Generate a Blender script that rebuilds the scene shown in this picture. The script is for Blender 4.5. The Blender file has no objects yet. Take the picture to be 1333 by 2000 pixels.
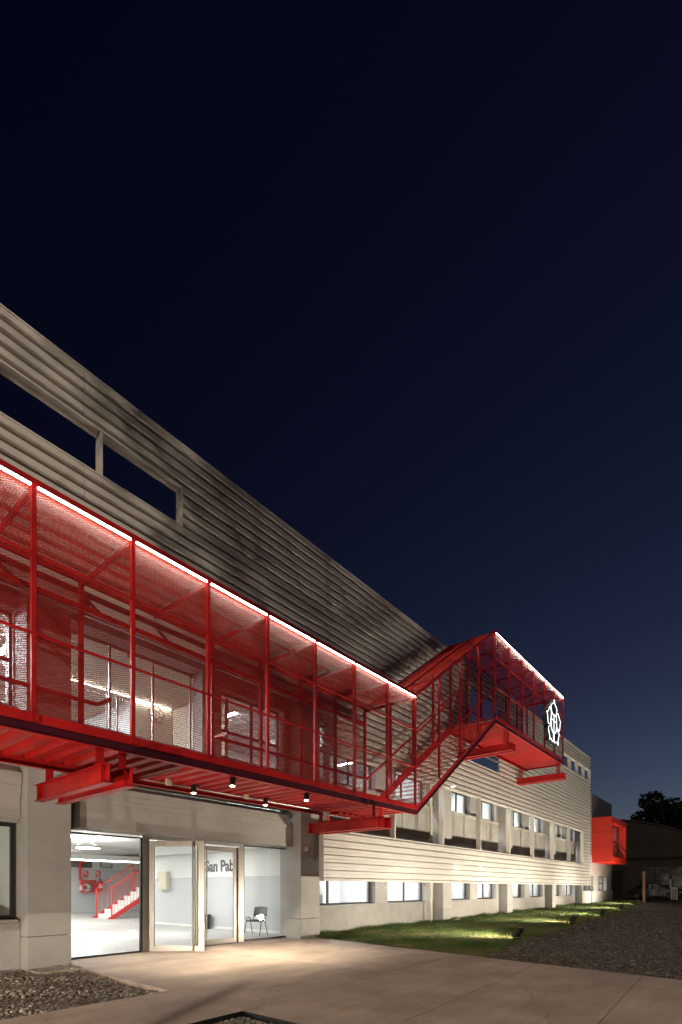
import bpy, math, random
import numpy as np
from mathutils import Vector, Matrix
random.seed(7)
rng = np.random.default_rng(7)
R = math.radians

# ------------------------------------------------------------------ camera
scene = bpy.context.scene
CAMZ = 1.4
UX, UY = 0.7738, 0.6334            # viewing direction on the ground plane
cam_data = bpy.data.cameras.new("camera")
cam = bpy.data.objects.new("camera", cam_data)
scene.collection.objects.link(cam)
cam.location = (0, 0, CAMZ)
cam.rotation_euler = (R(90), 0, -math.atan2(UX, UY))
cam_data.sensor_fit = 'HORIZONTAL'
cam_data.sensor_width = 36
cam_data.lens = 27.0
cam_data.shift_y = 0.5514
cam_data.clip_start = 0.05
cam_data.clip_end = 2000
scene.camera = cam

# ------------------------------------------------------------------ sky
world = bpy.data.worlds.new("World")
scene.world = world
world.use_nodes = True
wn, wl = world.node_tree.nodes, world.node_tree.links
bg = wn["Background"]
sky = wn.new("ShaderNodeTexSky")
sky.sky_type = 'NISHITA'
sky.sun_disc = False
sky.sun_elevation = R(-4.9)
sky.sun_rotation = R(100)
sky.altitude = 300
sky.air_density = 1.0
sky.dust_density = 0.6
sky.ozone_density = 4.0
tint = wn.new("ShaderNodeMix")                       # town glow greys the twilight a little
tint.data_type = 'RGBA'
tint.blend_type = 'MULTIPLY'
tint.inputs[0].default_value = 1.0
tint.inputs[7].default_value = (3.0, 2.15, 0.97, 1)
wl.new(sky.outputs[0], tint.inputs[6])
wl.new(tint.outputs[2], bg.inputs[0])
bg.inputs[1].default_value = 1.55

# ------------------------------------------------------------------ exposure and sampling
vs = scene.view_settings
vs.view_transform = 'Standard'
vs.look = 'None'
vs.exposure = 0.0
vs.gamma = 1.0
vs.use_curve_mapping = False
cy = scene.cycles
cy.use_denoising = True
try:
    cy.denoiser = 'OPENIMAGEDENOISE'
    cy.denoising_input_passes = 'RGB_ALBEDO_NORMAL'
    cy.denoising_prefilter = 'NONE'
except Exception:
    pass
cy.max_bounces = 7
cy.diffuse_bounces = 4
cy.glossy_bounces = 3
cy.transmission_bounces = 4
cy.transparent_max_bounces = 16
cy.caustics_reflective = False
cy.caustics_refractive = False
cy.sample_clamp_indirect = 3.0
cy.use_light_tree = True

# ------------------------------------------------------------------ helpers: materials
MATS = {}
def mat(name, col, rough=0.6, metal=0.0, noise=None, bump=None, spec=0.5, emit=None, estr=0.0, coat=0.0, var2=None, stain=None):
    """Procedural material. noise=(scale, amount); bump=(scale, strength); stain=(scale, darkness)."""
    m = bpy.data.materials.new(name)
    m.use_nodes = True
    n, l = m.node_tree.nodes, m.node_tree.links
    b = n["Principled BSDF"]
    b.inputs["Base Color"].default_value = (*col, 1)
    b.inputs["Roughness"].default_value = rough
    b.inputs["Metallic"].default_value = metal
    b.inputs["Specular IOR Level"].default_value = spec
    b.inputs["Coat Weight"].default_value = coat
    tc = n.new("ShaderNodeNewGeometry")
    src = None
    if noise:
        t = n.new("ShaderNodeTexNoise")
        t.inputs["Scale"].default_value = noise[0]
        t.inputs["Detail"].default_value = 6
        t.inputs["Roughness"].default_value = 0.65
        l.new(tc.outputs["Position"], t.inputs["Vector"])
        r = n.new("ShaderNodeValToRGB")
        c2 = var2 or tuple(c * (1 - noise[1]) for c in col)
        c1 = tuple(min(1, c * (1 + noise[1] * 0.6)) for c in col)
        r.color_ramp.elements[0].position = 0.32
        r.color_ramp.elements[0].color = (*c2, 1)
        r.color_ramp.elements[1].position = 0.68
        r.color_ramp.elements[1].color = (*c1, 1)
        l.new(t.outputs["Fac"], r.inputs["Fac"])
        src = r.outputs["Color"]
        if stain:
            t2 = n.new("ShaderNodeTexNoise")
            t2.inputs["Scale"].default_value = stain[0]
            t2.inputs["Detail"].default_value = 3
            l.new(tc.outputs["Position"], t2.inputs["Vector"])
            r2 = n.new("ShaderNodeValToRGB")
            r2.color_ramp.elements[0].position = 0.38
            r2.color_ramp.elements[0].color = (1 - stain[1],) * 3 + (1,)
            r2.color_ramp.elements[1].position = 0.62
            r2.color_ramp.elements[1].color = (1, 1, 1, 1)
            l.new(t2.outputs["Fac"], r2.inputs["Fac"])
            mx = n.new("ShaderNodeMix")
            mx.data_type = 'RGBA'
            mx.blend_type = 'MULTIPLY'
            mx.inputs[0].default_value = 1.0
            l.new(src, mx.inputs[6])
            l.new(r2.outputs["Color"], mx.inputs[7])
            src = mx.outputs[2]
        l.new(src, b.inputs["Base Color"])
        rr = n.new("ShaderNodeMapRange")
        rr.inputs[3].default_value = max(0.05, rough - 0.08)
        rr.inputs[4].default_value = min(1, rough + 0.08)
        l.new(t.outputs["Fac"], rr.inputs[0])
        l.new(rr.outputs[0], b.inputs["Roughness"])
    if bump:
        t3 = n.new("ShaderNodeTexNoise")
        t3.inputs["Scale"].default_value = bump[0]
        t3.inputs["Detail"].default_value = 5
        l.new(tc.outputs["Position"], t3.inputs["Vector"])
        bp = n.new("ShaderNodeBump")
        bp.inputs["Strength"].default_value = bump[1]
        bp.inputs["Distance"].default_value = 0.02
        l.new(t3.outputs["Fac"], bp.inputs["Height"])
        l.new(bp.outputs[0], b.inputs["Normal"])
    if emit:
        b.inputs["Emission Color"].default_value = (*emit, 1)
        b.inputs["Emission Strength"].default_value = estr
    MATS[name] = m
    return m

def glass_mat(name, tint=(0.95, 0.97, 0.97), refl=1.0):
    m = bpy.data.materials.new(name)
    m.use_nodes = True
    n, l = m.node_tree.nodes, m.node_tree.links
    n.remove(n["Principled BSDF"])
    out = n["Material Output"]
    tr = n.new("ShaderNodeBsdfTransparent")
    tr.inputs[0].default_value = (*tint, 1)
    gl = n.new("ShaderNodeBsdfGlossy")
    gl.inputs["Roughness"].default_value = 0.01
    fr = n.new("ShaderNodeFresnel")
    fr.inputs[0].default_value = 1.5
    ge = n.new("ShaderNodeNewGeometry")               # back faces of the pane: invert the index, or they would mirror
    ior = n.new("ShaderNodeMapRange")
    ior.inputs[3].default_value = 1.5
    ior.inputs[4].default_value = 1 / 1.5
    l.new(ge.outputs["Backfacing"], ior.inputs[0])
    l.new(ior.outputs[0], fr.inputs[0])
    mu = n.new("ShaderNodeMath")
    mu.operation = 'MULTIPLY'
    mu.inputs[1].default_value = refl
    l.new(fr.outputs[0], mu.inputs[0])
    mx = n.new("ShaderNodeMixShader")
    l.new(mu.outputs[0], mx.inputs[0])
    l.new(tr.outputs[0], mx.inputs[1])
    l.new(gl.outputs[0], mx.inputs[2])
    l.new(mx.outputs[0], out.inputs[0])
    MATS[name] = m
    return m

def perforated_mat(name, col, open_frac):
    """Painted sheet with perforations far too fine to resolve: a fixed share of it lets light through."""
    m = mat(name, col, 0.5, 0.0, noise=(1.2, 0.06))
    n, l = m.node_tree.nodes, m.node_tree.links
    b, out = n["Principled BSDF"], n["Material Output"]
    tr = n.new("ShaderNodeBsdfTransparent")
    mx = n.new("ShaderNodeMixShader")
    mx.inputs[0].default_value = open_frac
    l.new(b.outputs[0], mx.inputs[1])
    l.new(tr.outputs[0], mx.inputs[2])
    l.new(mx.outputs[0], out.inputs[0])
    return m

def attr_mat(name, rough, ramp):
    """Colour taken per piece from the mesh attribute 'rnd' through a ramp."""
    m = bpy.data.materials.new(name)
    m.use_nodes = True
    n, l = m.node_tree.nodes, m.node_tree.links
    b = n["Principled BSDF"]
    b.inputs["Roughness"].default_value = rough
    a = n.new("ShaderNodeAttribute")
    a.attribute_name = "rnd"
    r = n.new("ShaderNodeValToRGB")
    els = r.color_ramp.elements
    els[0].position, els[0].color = ramp[0][0], (*ramp[0][1], 1)
    els[1].position, els[1].color = ramp[-1][0], (*ramp[-1][1], 1)
    for p, c in ramp[1:-1]:
        e = els.new(p)
        e.color = (*c, 1)
    l.new(a.outputs["Fac"], r.inputs["Fac"])
    l.new(r.outputs["Color"], b.inputs["Base Color"])
    MATS[name] = m
    return m

# ------------------------------------------------------------------ helpers: meshes and objects
WL = {}                                              # world location of each object that can be a parent
def pix(px, py, Y=None, X=None, z=None):
    """World point seen at photo pixel (px,py) on the plane Y=..., X=... or z=..."""
    u, v = (px - 666.5) / 1000, (1735 - py) / 1000
    dx, dy = UX + UY * u, UY - UX * u
    t = Y / dy if Y is not None else X / dx if X is not None else (z - CAMZ) / v
    return Vector((dx * t, dy * t, CAMZ + v * t))

class MB:
    def __init__(self):
        self.v, self.f = [], []
    def add(self, verts, faces):
        o = len(self.v)
        self.v += [tuple(p) for p in verts]
        self.f += [tuple(i + o for i in q) for q in faces]
        return self
    def box(self, x0, x1, y0, y1, z0, z1):
        return self.add([(x0,y0,z0),(x1,y0,z0),(x1,y1,z0),(x0,y1,z0),(x0,y0,z1),(x1,y0,z1),(x1,y1,z1),(x0,y1,z1)],
                        [(3,2,1,0),(4,5,6,7),(0,1,5,4),(1,2,6,5),(2,3,7,6),(3,0,4,7)])
    def bbox(self, x0, x1, y0, y1, z0, z1, b=0.006):
        """box with chamfered edges"""
        X, Y, Z = (x0, x1), (y0, y1), (z0, z1)
        vs, idx = [], {}
        for i in (0,1):
            for j in (0,1):
                for k in (0,1):
                    s = [1 if q == 0 else -1 for q in (i, j, k)]
                    p = [X[i], Y[j], Z[k]]
                    for ax in range(3):
                        q = [p[a] + (s[a] * b if a != ax else 0) for a in range(3)]
                        idx[i,j,k,ax] = len(vs)
                        vs.append(q)
        fs = []
        for ax in range(3):
            a1, a2 = (ax + 1) % 3, (ax + 2) % 3
            for side in (0, 1):
                q = []
                for (m, nn) in ((0,0),(1,0),(1,1),(0,1)):
                    c = [0,0,0]; c[ax] = side; c[a1] = m; c[a2] = nn
                    q.append(idx[(*c, ax)])
                fs.append(q if side else q[::-1])
            for m in (0, 1):
                for nn in (0, 1):
                    c0 = [0,0,0]; c0[ax] = 0; c0[a1] = m; c0[a2] = nn
                    c1 = list(c0); c1[ax] = 1
                    q = [idx[(*c0,a1)], idx[(*c1,a1)], idx[(*c1,a2)], idx[(*c0,a2)]]
                    fs.append(q if (m ^ nn) else q[::-1])
        for i in (0,1):
            for j in (0,1):
                for k in (0,1):
                    q = [idx[i,j,k,0], idx[i,j,k,1], idx[i,j,k,2]]
                    fs.append(q if (i + j + k) % 2 else q[::-1])
        return self.add(vs, fs)
    def prism(self, poly, axis, a0, a1):
        """polygon in the two other axes, extruded along axis (0,1,2) from a0 to a1"""
        n = len(poly)
        def pt(p, a):
            q = list(p); q.insert(axis, a); return q
        vs = [pt(p, a0) for p in poly] + [pt(p, a1) for p in poly]
        fs = [tuple(range(n))[::-1], tuple(range(n, 2*n))] + [(i, (i+1) % n, n + (i+1) % n, n + i) for i in range(n)]
        return self.add(vs, fs)
    def beam(self, p, q, w, h, up=(0,0,1)):
        """rectangular bar from p to q"""
        p, q = Vector(p), Vector(q)
        d = (q - p).normalized()
        u = Vector(up)
        s = d.cross(u)
        if s.length < 1e-4:
            s = d.cross(Vector((1,0,0)))
        s.normalize()
        u = s.cross(d)
        vs = []
        for c in (p, q):
            for a, b in ((-1,-1),(1,-1),(1,1),(-1,1)):
                vs.append(c + s*(a*w/2) + u*(b*h/2))
        return self.add(vs, [(3,2,1,0),(4,5,6,7),(0,1,5,4),(1,2,6,5),(2,3,7,6),(3,0,4,7)])
    def tube(self, pts, r, n=8, cap=True, closed=False):
        pts = [Vector(p) for p in pts]
        m = len(pts)
        vs, fs = [], []
        prev = None
        for i, p in enumerate(pts):
            if closed:
                d = pts[(i+1) % m] - pts[i-1]
            else:
                d = pts[min(i+1, m-1)] - pts[max(i-1, 0)]
            d.normalize()
            if prev is None:
                a = Vector((0,0,1)) if abs(d.z) < 0.9 else Vector((1,0,0))
                s = d.cross(a).normalized()
            else:
                s = (prev - d * prev.dot(d)).normalized()
            prev = s
            u = d.cross(s)
            rr = r[i] if isinstance(r, (list, tuple)) else r
            for k in range(n):
                t = 2*math.pi*k/n
                vs.append(p + s*(rr*math.cos(t)) + u*(rr*math.sin(t)))
        rings = m if closed else m - 1
        for i in range(rings):
            j = (i+1) % m
            for k in range(n):
                k2 = (k+1) % n
                fs.append((i*n+k, i*n+k2, j*n+k2, j*n+k))
        if cap and not closed:
            fs.append(tuple(range(n))[::-1])
            fs.append(tuple((m-1)*n + k for k in range(n)))
        return self.add(vs, fs)
    def lathe(self, prof, c, n=20):
        """profile of (r,z) turned about the vertical through c"""
        vs, fs = [], []
        for r, z in prof:
            for k in range(n):
                t = 2*math.pi*k/n
                vs.append((c[0] + r*math.cos(t), c[1] + r*math.sin(t), c[2] + z))
        for i in range(len(prof)-1):
            for k in range(n):
                k2 = (k+1) % n
                fs.append((i*n+k, i*n+k2, (i+1)*n+k2, (i+1)*n+k))
        return self.add(vs, fs)
    def build(self, name, m, parent=None, smooth=False, origin=None):
        a = np.array(self.v, dtype=float)
        lo, hi = a.min(0), a.max(0)
        o = Vector(origin) if origin is not None else Vector(((lo[0]+hi[0])/2, (lo[1]+hi[1])/2, lo[2]))
        me = bpy.data.meshes.new(name)
        me.from_pydata([tuple(p) for p in (a - np.array(o))], [], self.f)
        me.materials.append(MATS[m] if isinstance(m, str) else m)
        if smooth:
            me.polygons.foreach_set("use_smooth", [True]*len(me.polygons))
            try:
                me.set_sharp_from_angle(angle=R(38))
            except Exception:
                pass
        return place(name, me, o, parent)

def place(name, me, o, parent=None, rot=None):
    ob = bpy.data.objects.new(name, me)
    scene.collection.objects.link(ob)
    o = Vector(o)
    WL[ob] = o
    if parent is not None:
        ob.parent = parent
        ob.location = o - WL[parent]
    else:
        ob.location = o
    if rot:
        ob.rotation_euler = rot
    return ob

def tag(o, label=None, cat=None, group=None, kind=None):
    if label: o["label"] = label
    if cat: o["category"] = cat
    if group: o["group"] = group
    if kind: o["kind"] = kind
    return o

def thing(name, label, cat, loc=(0,0,0), group=None):
    return tag(place(name, None, loc), label, cat, group)

def np_mesh(name, verts, faces, m, parent=None, loc=(0,0,0), rnd=None, smooth=False):
    """fast mesh from arrays; faces is (n,k)"""
    me = bpy.data.meshes.new(name)
    nv, (nf, k) = len(verts), faces.shape
    me.vertices.add(nv)
    me.vertices.foreach_set("co", np.asarray(verts, dtype=np.float32).ravel())
    me.loops.add(nf*k)
    me.loops.foreach_set("vertex_index", faces.astype(np.int32).ravel())
    me.polygons.add(nf)
    me.polygons.foreach_set("loop_start", np.arange(0, nf*k, k, dtype=np.int32))
    if smooth:
        me.polygons.foreach_set("use_smooth", np.ones(nf, dtype=bool))
    if rnd is not None:
        at = me.attributes.new("rnd", 'FLOAT', 'FACE')
        at.data.foreach_set("value", np.asarray(rnd, dtype=np.float32))
    me.update(calc_edges=True)
    me.materials.append(MATS[m] if isinstance(m, str) else m)
    return place(name, me, loc, parent)

def lamp(name, kind, loc, power, color, parent=None, **kw):
    d = bpy.data.lights.new(name, kind)
    d.energy = power
    d.color = color
    for k, v in kw.items():
        if k != 'aim':
            setattr(d, k, v)
    o = place(name, d, loc, parent)
    if 'aim' in kw:
        o.rotation_euler = (Vector(kw['aim']) - Vector(loc)).to_track_quat('-Z', 'Y').to_euler()
    return o

# ------------------------------------------------------------------ materials
mat("red_paint", (0.46, 0.010, 0.009), 0.42, noise=(3.5, 0.24), stain=(1.1, 0.22), bump=(90, 0.04))
mat("red_mesh", (0.43, 0.032, 0.027), 0.27, noise=(2.5, 0.08))
mat("red_panel", (0.66, 0.028, 0.012), 0.5, noise=(1.5, 0.06))
mat("red_pipe", (0.55, 0.03, 0.025), 0.4)
mat("red_paint_shaded", (0.055, 0.006, 0.012), 0.4, noise=(3, 0.2))  # red paint darkened: shade on the recessed web put into its colour
mat("concrete", (0.41, 0.395, 0.37), 0.85, noise=(1.6, 0.10), bump=(60, 0.06), stain=(0.5, 0.12))
mat("rough_plaster", (0.38, 0.362, 0.335), 0.95, noise=(3, 0.12), bump=(38, 0.55), stain=(0.7, 0.15))
mat("spandrel", (0.40, 0.38, 0.34), 0.85, noise=(1.8, 0.12), bump=(50, 0.08), stain=(0.8, 0.18))
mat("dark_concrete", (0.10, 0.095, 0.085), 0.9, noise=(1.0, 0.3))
perforated_mat("screen_sheet", (0.58, 0.55, 0.50), 0.06)
mat("screen_trim", (0.58, 0.55, 0.50), 0.5, noise=(1.5, 0.05))
mat("white_wall", (0.80, 0.80, 0.78), 0.7, noise=(0.7, 0.03))
mat("grey_wall", (0.55, 0.56, 0.57), 0.65, noise=(0.7, 0.03))
mat("ceiling_white", (0.80, 0.79, 0.76), 0.8, noise=(0.6, 0.03))
mat("hall_floor", (0.52, 0.51, 0.485), 0.35, noise=(0.9, 0.07), stain=(0.35, 0.06))
mat("beige_wall", (0.66, 0.60, 0.50), 0.7, noise=(0.8, 0.04))
mat("black_frame", (0.018, 0.016, 0.015), 0.4)
mat("bronze_frame", (0.06, 0.05, 0.042), 0.4, 0.3)
mat("steel", (0.45, 0.42, 0.38), 0.36, 0.85, noise=(6, 0.10))
mat("galvanised", (0.50, 0.49, 0.47), 0.45, 0.8, noise=(8, 0.15))
mat("deck_sheet", (0.30, 0.26, 0.24), 0.6, 0.2, noise=(5, 0.15))
mat("black_metal", (0.012, 0.012, 0.012), 0.45)
mat("black_plastic", (0.02, 0.02, 0.022), 0.4)
mat("grey_plastic", (0.10, 0.11, 0.12), 0.4)
mat("white_paint", (0.78, 0.78, 0.76), 0.5)
mat("cream_paint", (0.66, 0.62, 0.48), 0.5)
mat("yellow_sign", (0.75, 0.62, 0.05), 0.5)
mat("dark_text", (0.07, 0.07, 0.075), 0.6)
mat("pavement", (0.40, 0.325, 0.265), 0.8, noise=(1.3, 0.2), bump=(45, 0.14), var2=(0.32, 0.25, 0.20), stain=(0.75, 0.20))
def weather_pavement():
    """hairline cracks, fine grit and pale scuffs on top of the base colour of the cast slabs"""
    m = MATS["pavement"]
    n, l = m.node_tree.nodes, m.node_tree.links
    b = n["Principled BSDF"]
    src = b.inputs["Base Color"].links[0].from_socket
    ge = n.new("ShaderNodeNewGeometry")
    dn = n.new("ShaderNodeTexNoise"); dn.inputs["Scale"].default_value = 2.2; dn.inputs["Detail"].default_value = 6
    l.new(ge.outputs["Position"], dn.inputs["Vector"])
    ad = n.new("ShaderNodeMix"); ad.data_type = 'VECTOR'; ad.inputs[0].default_value = 0.22
    l.new(ge.outputs["Position"], ad.inputs[4]); l.new(dn.outputs["Color"], ad.inputs[5])
    vo = n.new("ShaderNodeTexVoronoi"); vo.feature = 'DISTANCE_TO_EDGE'; vo.inputs["Scale"].default_value = 0.42
    l.new(ad.outputs[1], vo.inputs["Vector"])
    mr = n.new("ShaderNodeMapRange"); mr.inputs[1].default_value = 0.0; mr.inputs[2].default_value = 0.006; mr.inputs[3].default_value = 0.74; mr.inputs[4].default_value = 1.0
    l.new(vo.outputs["Distance"], mr.inputs[0])
    gn = n.new("ShaderNodeTexNoise"); gn.inputs["Scale"].default_value = 140; gn.inputs["Detail"].default_value = 2
    l.new(ge.outputs["Position"], gn.inputs["Vector"])
    gr = n.new("ShaderNodeMapRange"); gr.inputs[1].default_value = 0.25; gr.inputs[2].default_value = 0.75; gr.inputs[3].default_value = 0.80; gr.inputs[4].default_value = 1.16
    l.new(gn.outputs["Fac"], gr.inputs[0])
    st = n.new("ShaderNodeTexNoise"); st.inputs["Scale"].default_value = 0.9; st.inputs["Detail"].default_value = 8; st.inputs["Roughness"].default_value = 0.75
    mp = n.new("ShaderNodeMapping"); mp.inputs["Scale"].default_value = (0.35, 2.4, 1); mp.inputs["Rotation"].default_value = (0, 0, 0.12)
    l.new(ge.outputs["Position"], mp.inputs["Vector"]); l.new(mp.outputs[0], st.inputs["Vector"])
    sr = n.new("ShaderNodeMapRange"); sr.inputs[1].default_value = 0.35; sr.inputs[2].default_value = 0.68; sr.inputs[3].default_value = 0.78; sr.inputs[4].default_value = 1.10
    l.new(st.outputs["Fac"], sr.inputs[0])
    m1 = n.new("ShaderNodeMath"); m1.operation = 'MULTIPLY'; l.new(mr.outputs[0], m1.inputs[0]); l.new(gr.outputs[0], m1.inputs[1])
    m2 = n.new("ShaderNodeMath"); m2.operation = 'MULTIPLY'; l.new(m1.outputs[0], m2.inputs[0]); l.new(sr.outputs[0], m2.inputs[1])
    mx = n.new("ShaderNodeVectorMath"); mx.operation = 'SCALE'
    l.new(src, mx.inputs[0]); l.new(m2.outputs[0], mx.inputs["Scale"])
    l.new(mx.outputs[0], b.inputs["Base Color"])
weather_pavement()
mat("pavement_edge", (0.33, 0.29, 0.22), 0.9, noise=(4, 0.2), bump=(50, 0.3))
mat("soil", (0.075, 0.055, 0.038), 0.95, noise=(3, 0.4), bump=(20, 0.6))
mat("lawn_soil", (0.075, 0.085, 0.025), 0.95, noise=(0.8, 0.35), var2=(0.10, 0.075, 0.03), bump=(25, 0.6))
mat("far_gravel", (0.085, 0.07, 0.057), 0.95, noise=(26, 0.65), bump=(30, 1.0))
mat("asphalt", (0.05, 0.045, 0.04), 0.95, noise=(2, 0.3), bump=(20, 0.3))
mat("wood", (0.42, 0.25, 0.12), 0.75, noise=(6, 0.25))
mat("bark", (0.07, 0.05, 0.035), 0.9, noise=(6, 0.3))
mat("shed_wall", (0.09, 0.082, 0.064), 0.9, noise=(0.5, 0.25))
mat("shed_dark", (0.03, 0.027, 0.024), 0.8)
mat("shed_trim", (0.45, 0.42, 0.38), 0.8, noise=(3, 0.3))
mat("annex_panel", (0.26, 0.25, 0.26), 0.6, noise=(0.8, 0.06))
mat("car_paint", (0.02, 0.022, 0.028), 0.25, 0.3, coat=0.6)
mat("car_glass", (0.01, 0.011, 0.012), 0.05)
mat("rubber", (0.015, 0.015, 0.015), 0.8)
mat("rock", (0.30, 0.24, 0.19), 0.9, noise=(9, 0.3), bump=(20, 0.5))
glass_mat("glass")
glass_mat("shed_glass", (0.30, 0.32, 0.34), 1.2)
mat("led_warm", (1, 1, 1), 0.5, emit=(1.0, 0.86, 0.72), estr=46)
mat("led_dim", (1, 1, 1), 0.5, emit=(1.0, 0.86, 0.72), estr=9)
mat("led_white", (1, 1, 1), 0.5, emit=(0.93, 0.97, 1.0), estr=3)
mat("tube_white", (1, 1, 1), 0.5, emit=(0.95, 0.98, 1.0), estr=60)
mat("room_tube", (1, 1, 1), 0.5, emit=(0.96, 0.98, 1.0), estr=380)
mat("vestibule_tube", (1, 1, 1), 0.5, emit=(1.0, 0.90, 0.76), estr=45)
mat("ring_white", (1, 1, 1), 0.5, emit=(1.0, 0.98, 0.95), estr=62)
mat("fill_uplight_white", (1, 1, 1), 0.5, emit=(1.0, 0.98, 0.95), estr=340)
mat("flood_lens", (1, 1, 1), 0.5, emit=(1.0, 0.90, 0.70), estr=280)
mat("dim_tube", (1, 1, 1), 0.5, emit=(1.0, 0.92, 0.75), estr=14)
mat("lens_warm", (1, 1, 1), 0.5, emit=(1.0, 0.86, 0.62), estr=30)
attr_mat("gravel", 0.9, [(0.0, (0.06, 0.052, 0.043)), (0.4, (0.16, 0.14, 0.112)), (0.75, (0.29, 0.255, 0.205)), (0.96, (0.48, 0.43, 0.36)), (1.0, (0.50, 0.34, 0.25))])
attr_mat("gravel_dimlit", 0.9, [(0.0, (0.03, 0.025, 0.021)), (0.4, (0.075, 0.062, 0.050)), (0.75, (0.135, 0.112, 0.09)), (0.96, (0.25, 0.22, 0.18)), (1.0, (0.26, 0.17, 0.13))])  # same gravel darkened, weaker mast light put into its colour
attr_mat("grass_blade", 0.7, [(0.0, (0.04, 0.08, 0.012)), (0.45, (0.085, 0.135, 0.024)), (0.7, (0.17, 0.155, 0.05)), (1.0, (0.30, 0.22, 0.11))])
attr_mat("leaf", 0.6, [(0.0, (0.02, 0.035, 0.012)), (0.6, (0.035, 0.055, 0.018)), (1.0, (0.06, 0.075, 0.025))])

# ================================================================== GROUND
def gz(x):
    return 0.008 * min(max(0.0, x - 15), 70)
gzv = lambda x: 0.008 * np.clip(x - 15, 0, 70)

g = MB()
xs = [-900, -60, 15, 45, 85, 900]
for i in range(len(xs) - 1):
    for (y0, y1) in ((-900, -60), (-60, 12), (12, 900)):
        g.add([(xs[i], y0, gz(xs[i]) - 0.14), (xs[i+1], y0, gz(xs[i+1]) - 0.14), (xs[i+1], y1, gz(xs[i+1]) - 0.14), (xs[i], y1, gz(xs[i]) - 0.14)], [(0,1,2,3)])
tag(g.build("ground", "asphalt", origin=(0,0,0)), kind="structure")

# pavement: a root with separate cast slabs, open joints between them
pave = tag(place("pavement", None, (6, 6, 0)), kind="structure")
def edge_x(y):                       # far edge of the apron (slightly skewed against the facade)
    return 9.30 + 0.16 * (y - 0.9)
def slab(poly, top=0.0, th=0.13, name="slab", b=0.010):
    m = MB()
    c = Vector((sum(p[0] for p in poly)/len(poly), sum(p[1] for p in poly)/len(poly)))
    ins = []
    for p in poly:
        d = (c - Vector(p))
        ins.append(Vector(p) + d.normalized() * b * 1.4)
    n = len(poly)
    vs = [(p[0], p[1], top - th) for p in poly] + [(p[0], p[1], top - b) for p in poly] + [(p[0], p[1], top) for p in ins]
    fs = [tuple(range(2*n, 3*n))]
    for r in (0, 1):
        for i in range(n):
            j = (i+1) % n
            fs.append((r*n+i, r*n+j, (r+1)*n+j, (r+1)*n+i))
    m.add(vs, fs)
    return m.build(name, "pavement", pave)
def jl(y0, s=0.07):                  # joint line, running along the facade with a slight skew
    return lambda x: y0 + s * (x - 3.8)
A, B_, C_, D_ = jl(4.54, .070), jl(2.84, .058), jl(1.20, .045), jl(-0.5, .04)
g0 = 0.010
# apron in front of the doors, cut once across
mid = 6.95
slab([(3.905, A(3.93)+g0), (mid-g0/2, A(mid)+g0), (mid-g0/2, 10.42), (4.16, 10.42), (4.14, 9.78), (4.06, 9.7), (3.905, 6.21)])
slab([(mid+g0/2, A(mid)+g0), (edge_x(A(9.9)), A(9.9)+g0), (10.72, 9.72), (10.22, 9.76), (10.20, 10.42), (mid+g0/2, 10.42)])
# strip that runs off to the left
for x0, x1 in ((-13.6, -9.8), (-9.8, -6), (-6, -2.2), (-2.2, 1.6), (1.6, 3.90)):
    slab([(x0+g0/2, 4.54), (x1-g0/2, 4.54), (x1-g0/2, 6.22), (x0+g0/2, 6.22)], top=0.004)
for (f1, f0) in ((A, B_), (B_, C_), (C_, D_), (D_, jl(-2.2, .03)), (jl(-2.2, .03), jl(-4.0, .03))):
    xe1, xe0 = edge_x(f1(9.6)), edge_x(f0(9.3))
    slab([(3.78, f0(3.78)+g0/2), (xe0, f0(xe0)+g0/2), (xe1, f1(xe1)-g0/2), (3.78, f1(3.78)-g0/2)])
pb = MB().box(-6, 10.6, -4, 10.4, -0.16, -0.125)
pb.build("slab_bed", "soil", pave)

# ---- gravel
def stones(name, pts, size, label_seed=0, m="gravel", parent=None):
    """loose stones: one 12-vertex lump each, squashed and turned at random"""
    t = (1 + 5 ** 0.5) / 2
    ico = np.array([(-1,t,0),(1,t,0),(-1,-t,0),(1,-t,0),(0,-1,t),(0,1,t),(0,-1,-t),(0,1,-t),(t,0,-1),(t,0,1),(-t,0,-1),(-t,0,1)], dtype=float) / 1.9
    fc = np.array([(0,11,5),(0,5,1),(0,1,7),(0,7,10),(0,10,11),(1,5,9),(5,11,4),(11,10,2),(10,7,6),(7,1,8),(3,9,4),(3,4,2),(3,2,6),(3,6,8),(3,8,9),(4,9,5),(2,4,11),(6,2,10),(8,6,7),(9,8,1)])
    n = len(pts)
    r = np.random.default_rng(label_seed)
    s = size * r.lognormal(0, 0.35, n)
    sc = np.stack([s * r.uniform(0.7, 1.35, n), s * r.uniform(0.7, 1.2, n), s * r.uniform(0.4, 0.8, n)], 1)
    a, b = r.uniform(0, 6.28, n), r.normal(0, 0.5, n)
    v = ico[None] * sc[:, None] * r.uniform(0.75, 1.2, (n, 12, 1))
    y = v[..., 1] * np.cos(b)[:, None] - v[..., 2] * np.sin(b)[:, None]
    z = v[..., 1] * np.sin(b)[:, None] + v[..., 2] * np.cos(b)[:, None]
    x = v[..., 0] * np.cos(a)[:, None] - y * np.sin(a)[:, None]
    y = v[..., 0] * np.sin(a)[:, None] + y * np.cos(a)[:, None]
    V = np.stack([x, y, z], -1) + np.asarray(pts)[:, None]
    F = (fc[None] + (np.arange(n) * 12)[:, None, None]).reshape(-1, 3)
    o = np_mesh(name, V.reshape(-1, 3), F, m, parent, rnd=np.repeat(r.beta(1.6, 2.6, n), 20))
    return tag(o, kind="stuff")

def scatter(n, x0, x1, y0, y1, keep=None):
    p = np.stack([rng.uniform(x0, x1, n), rng.uniform(y0, y1, n)], 1)
    return p[keep(p)] if keep is not None else p

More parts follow.
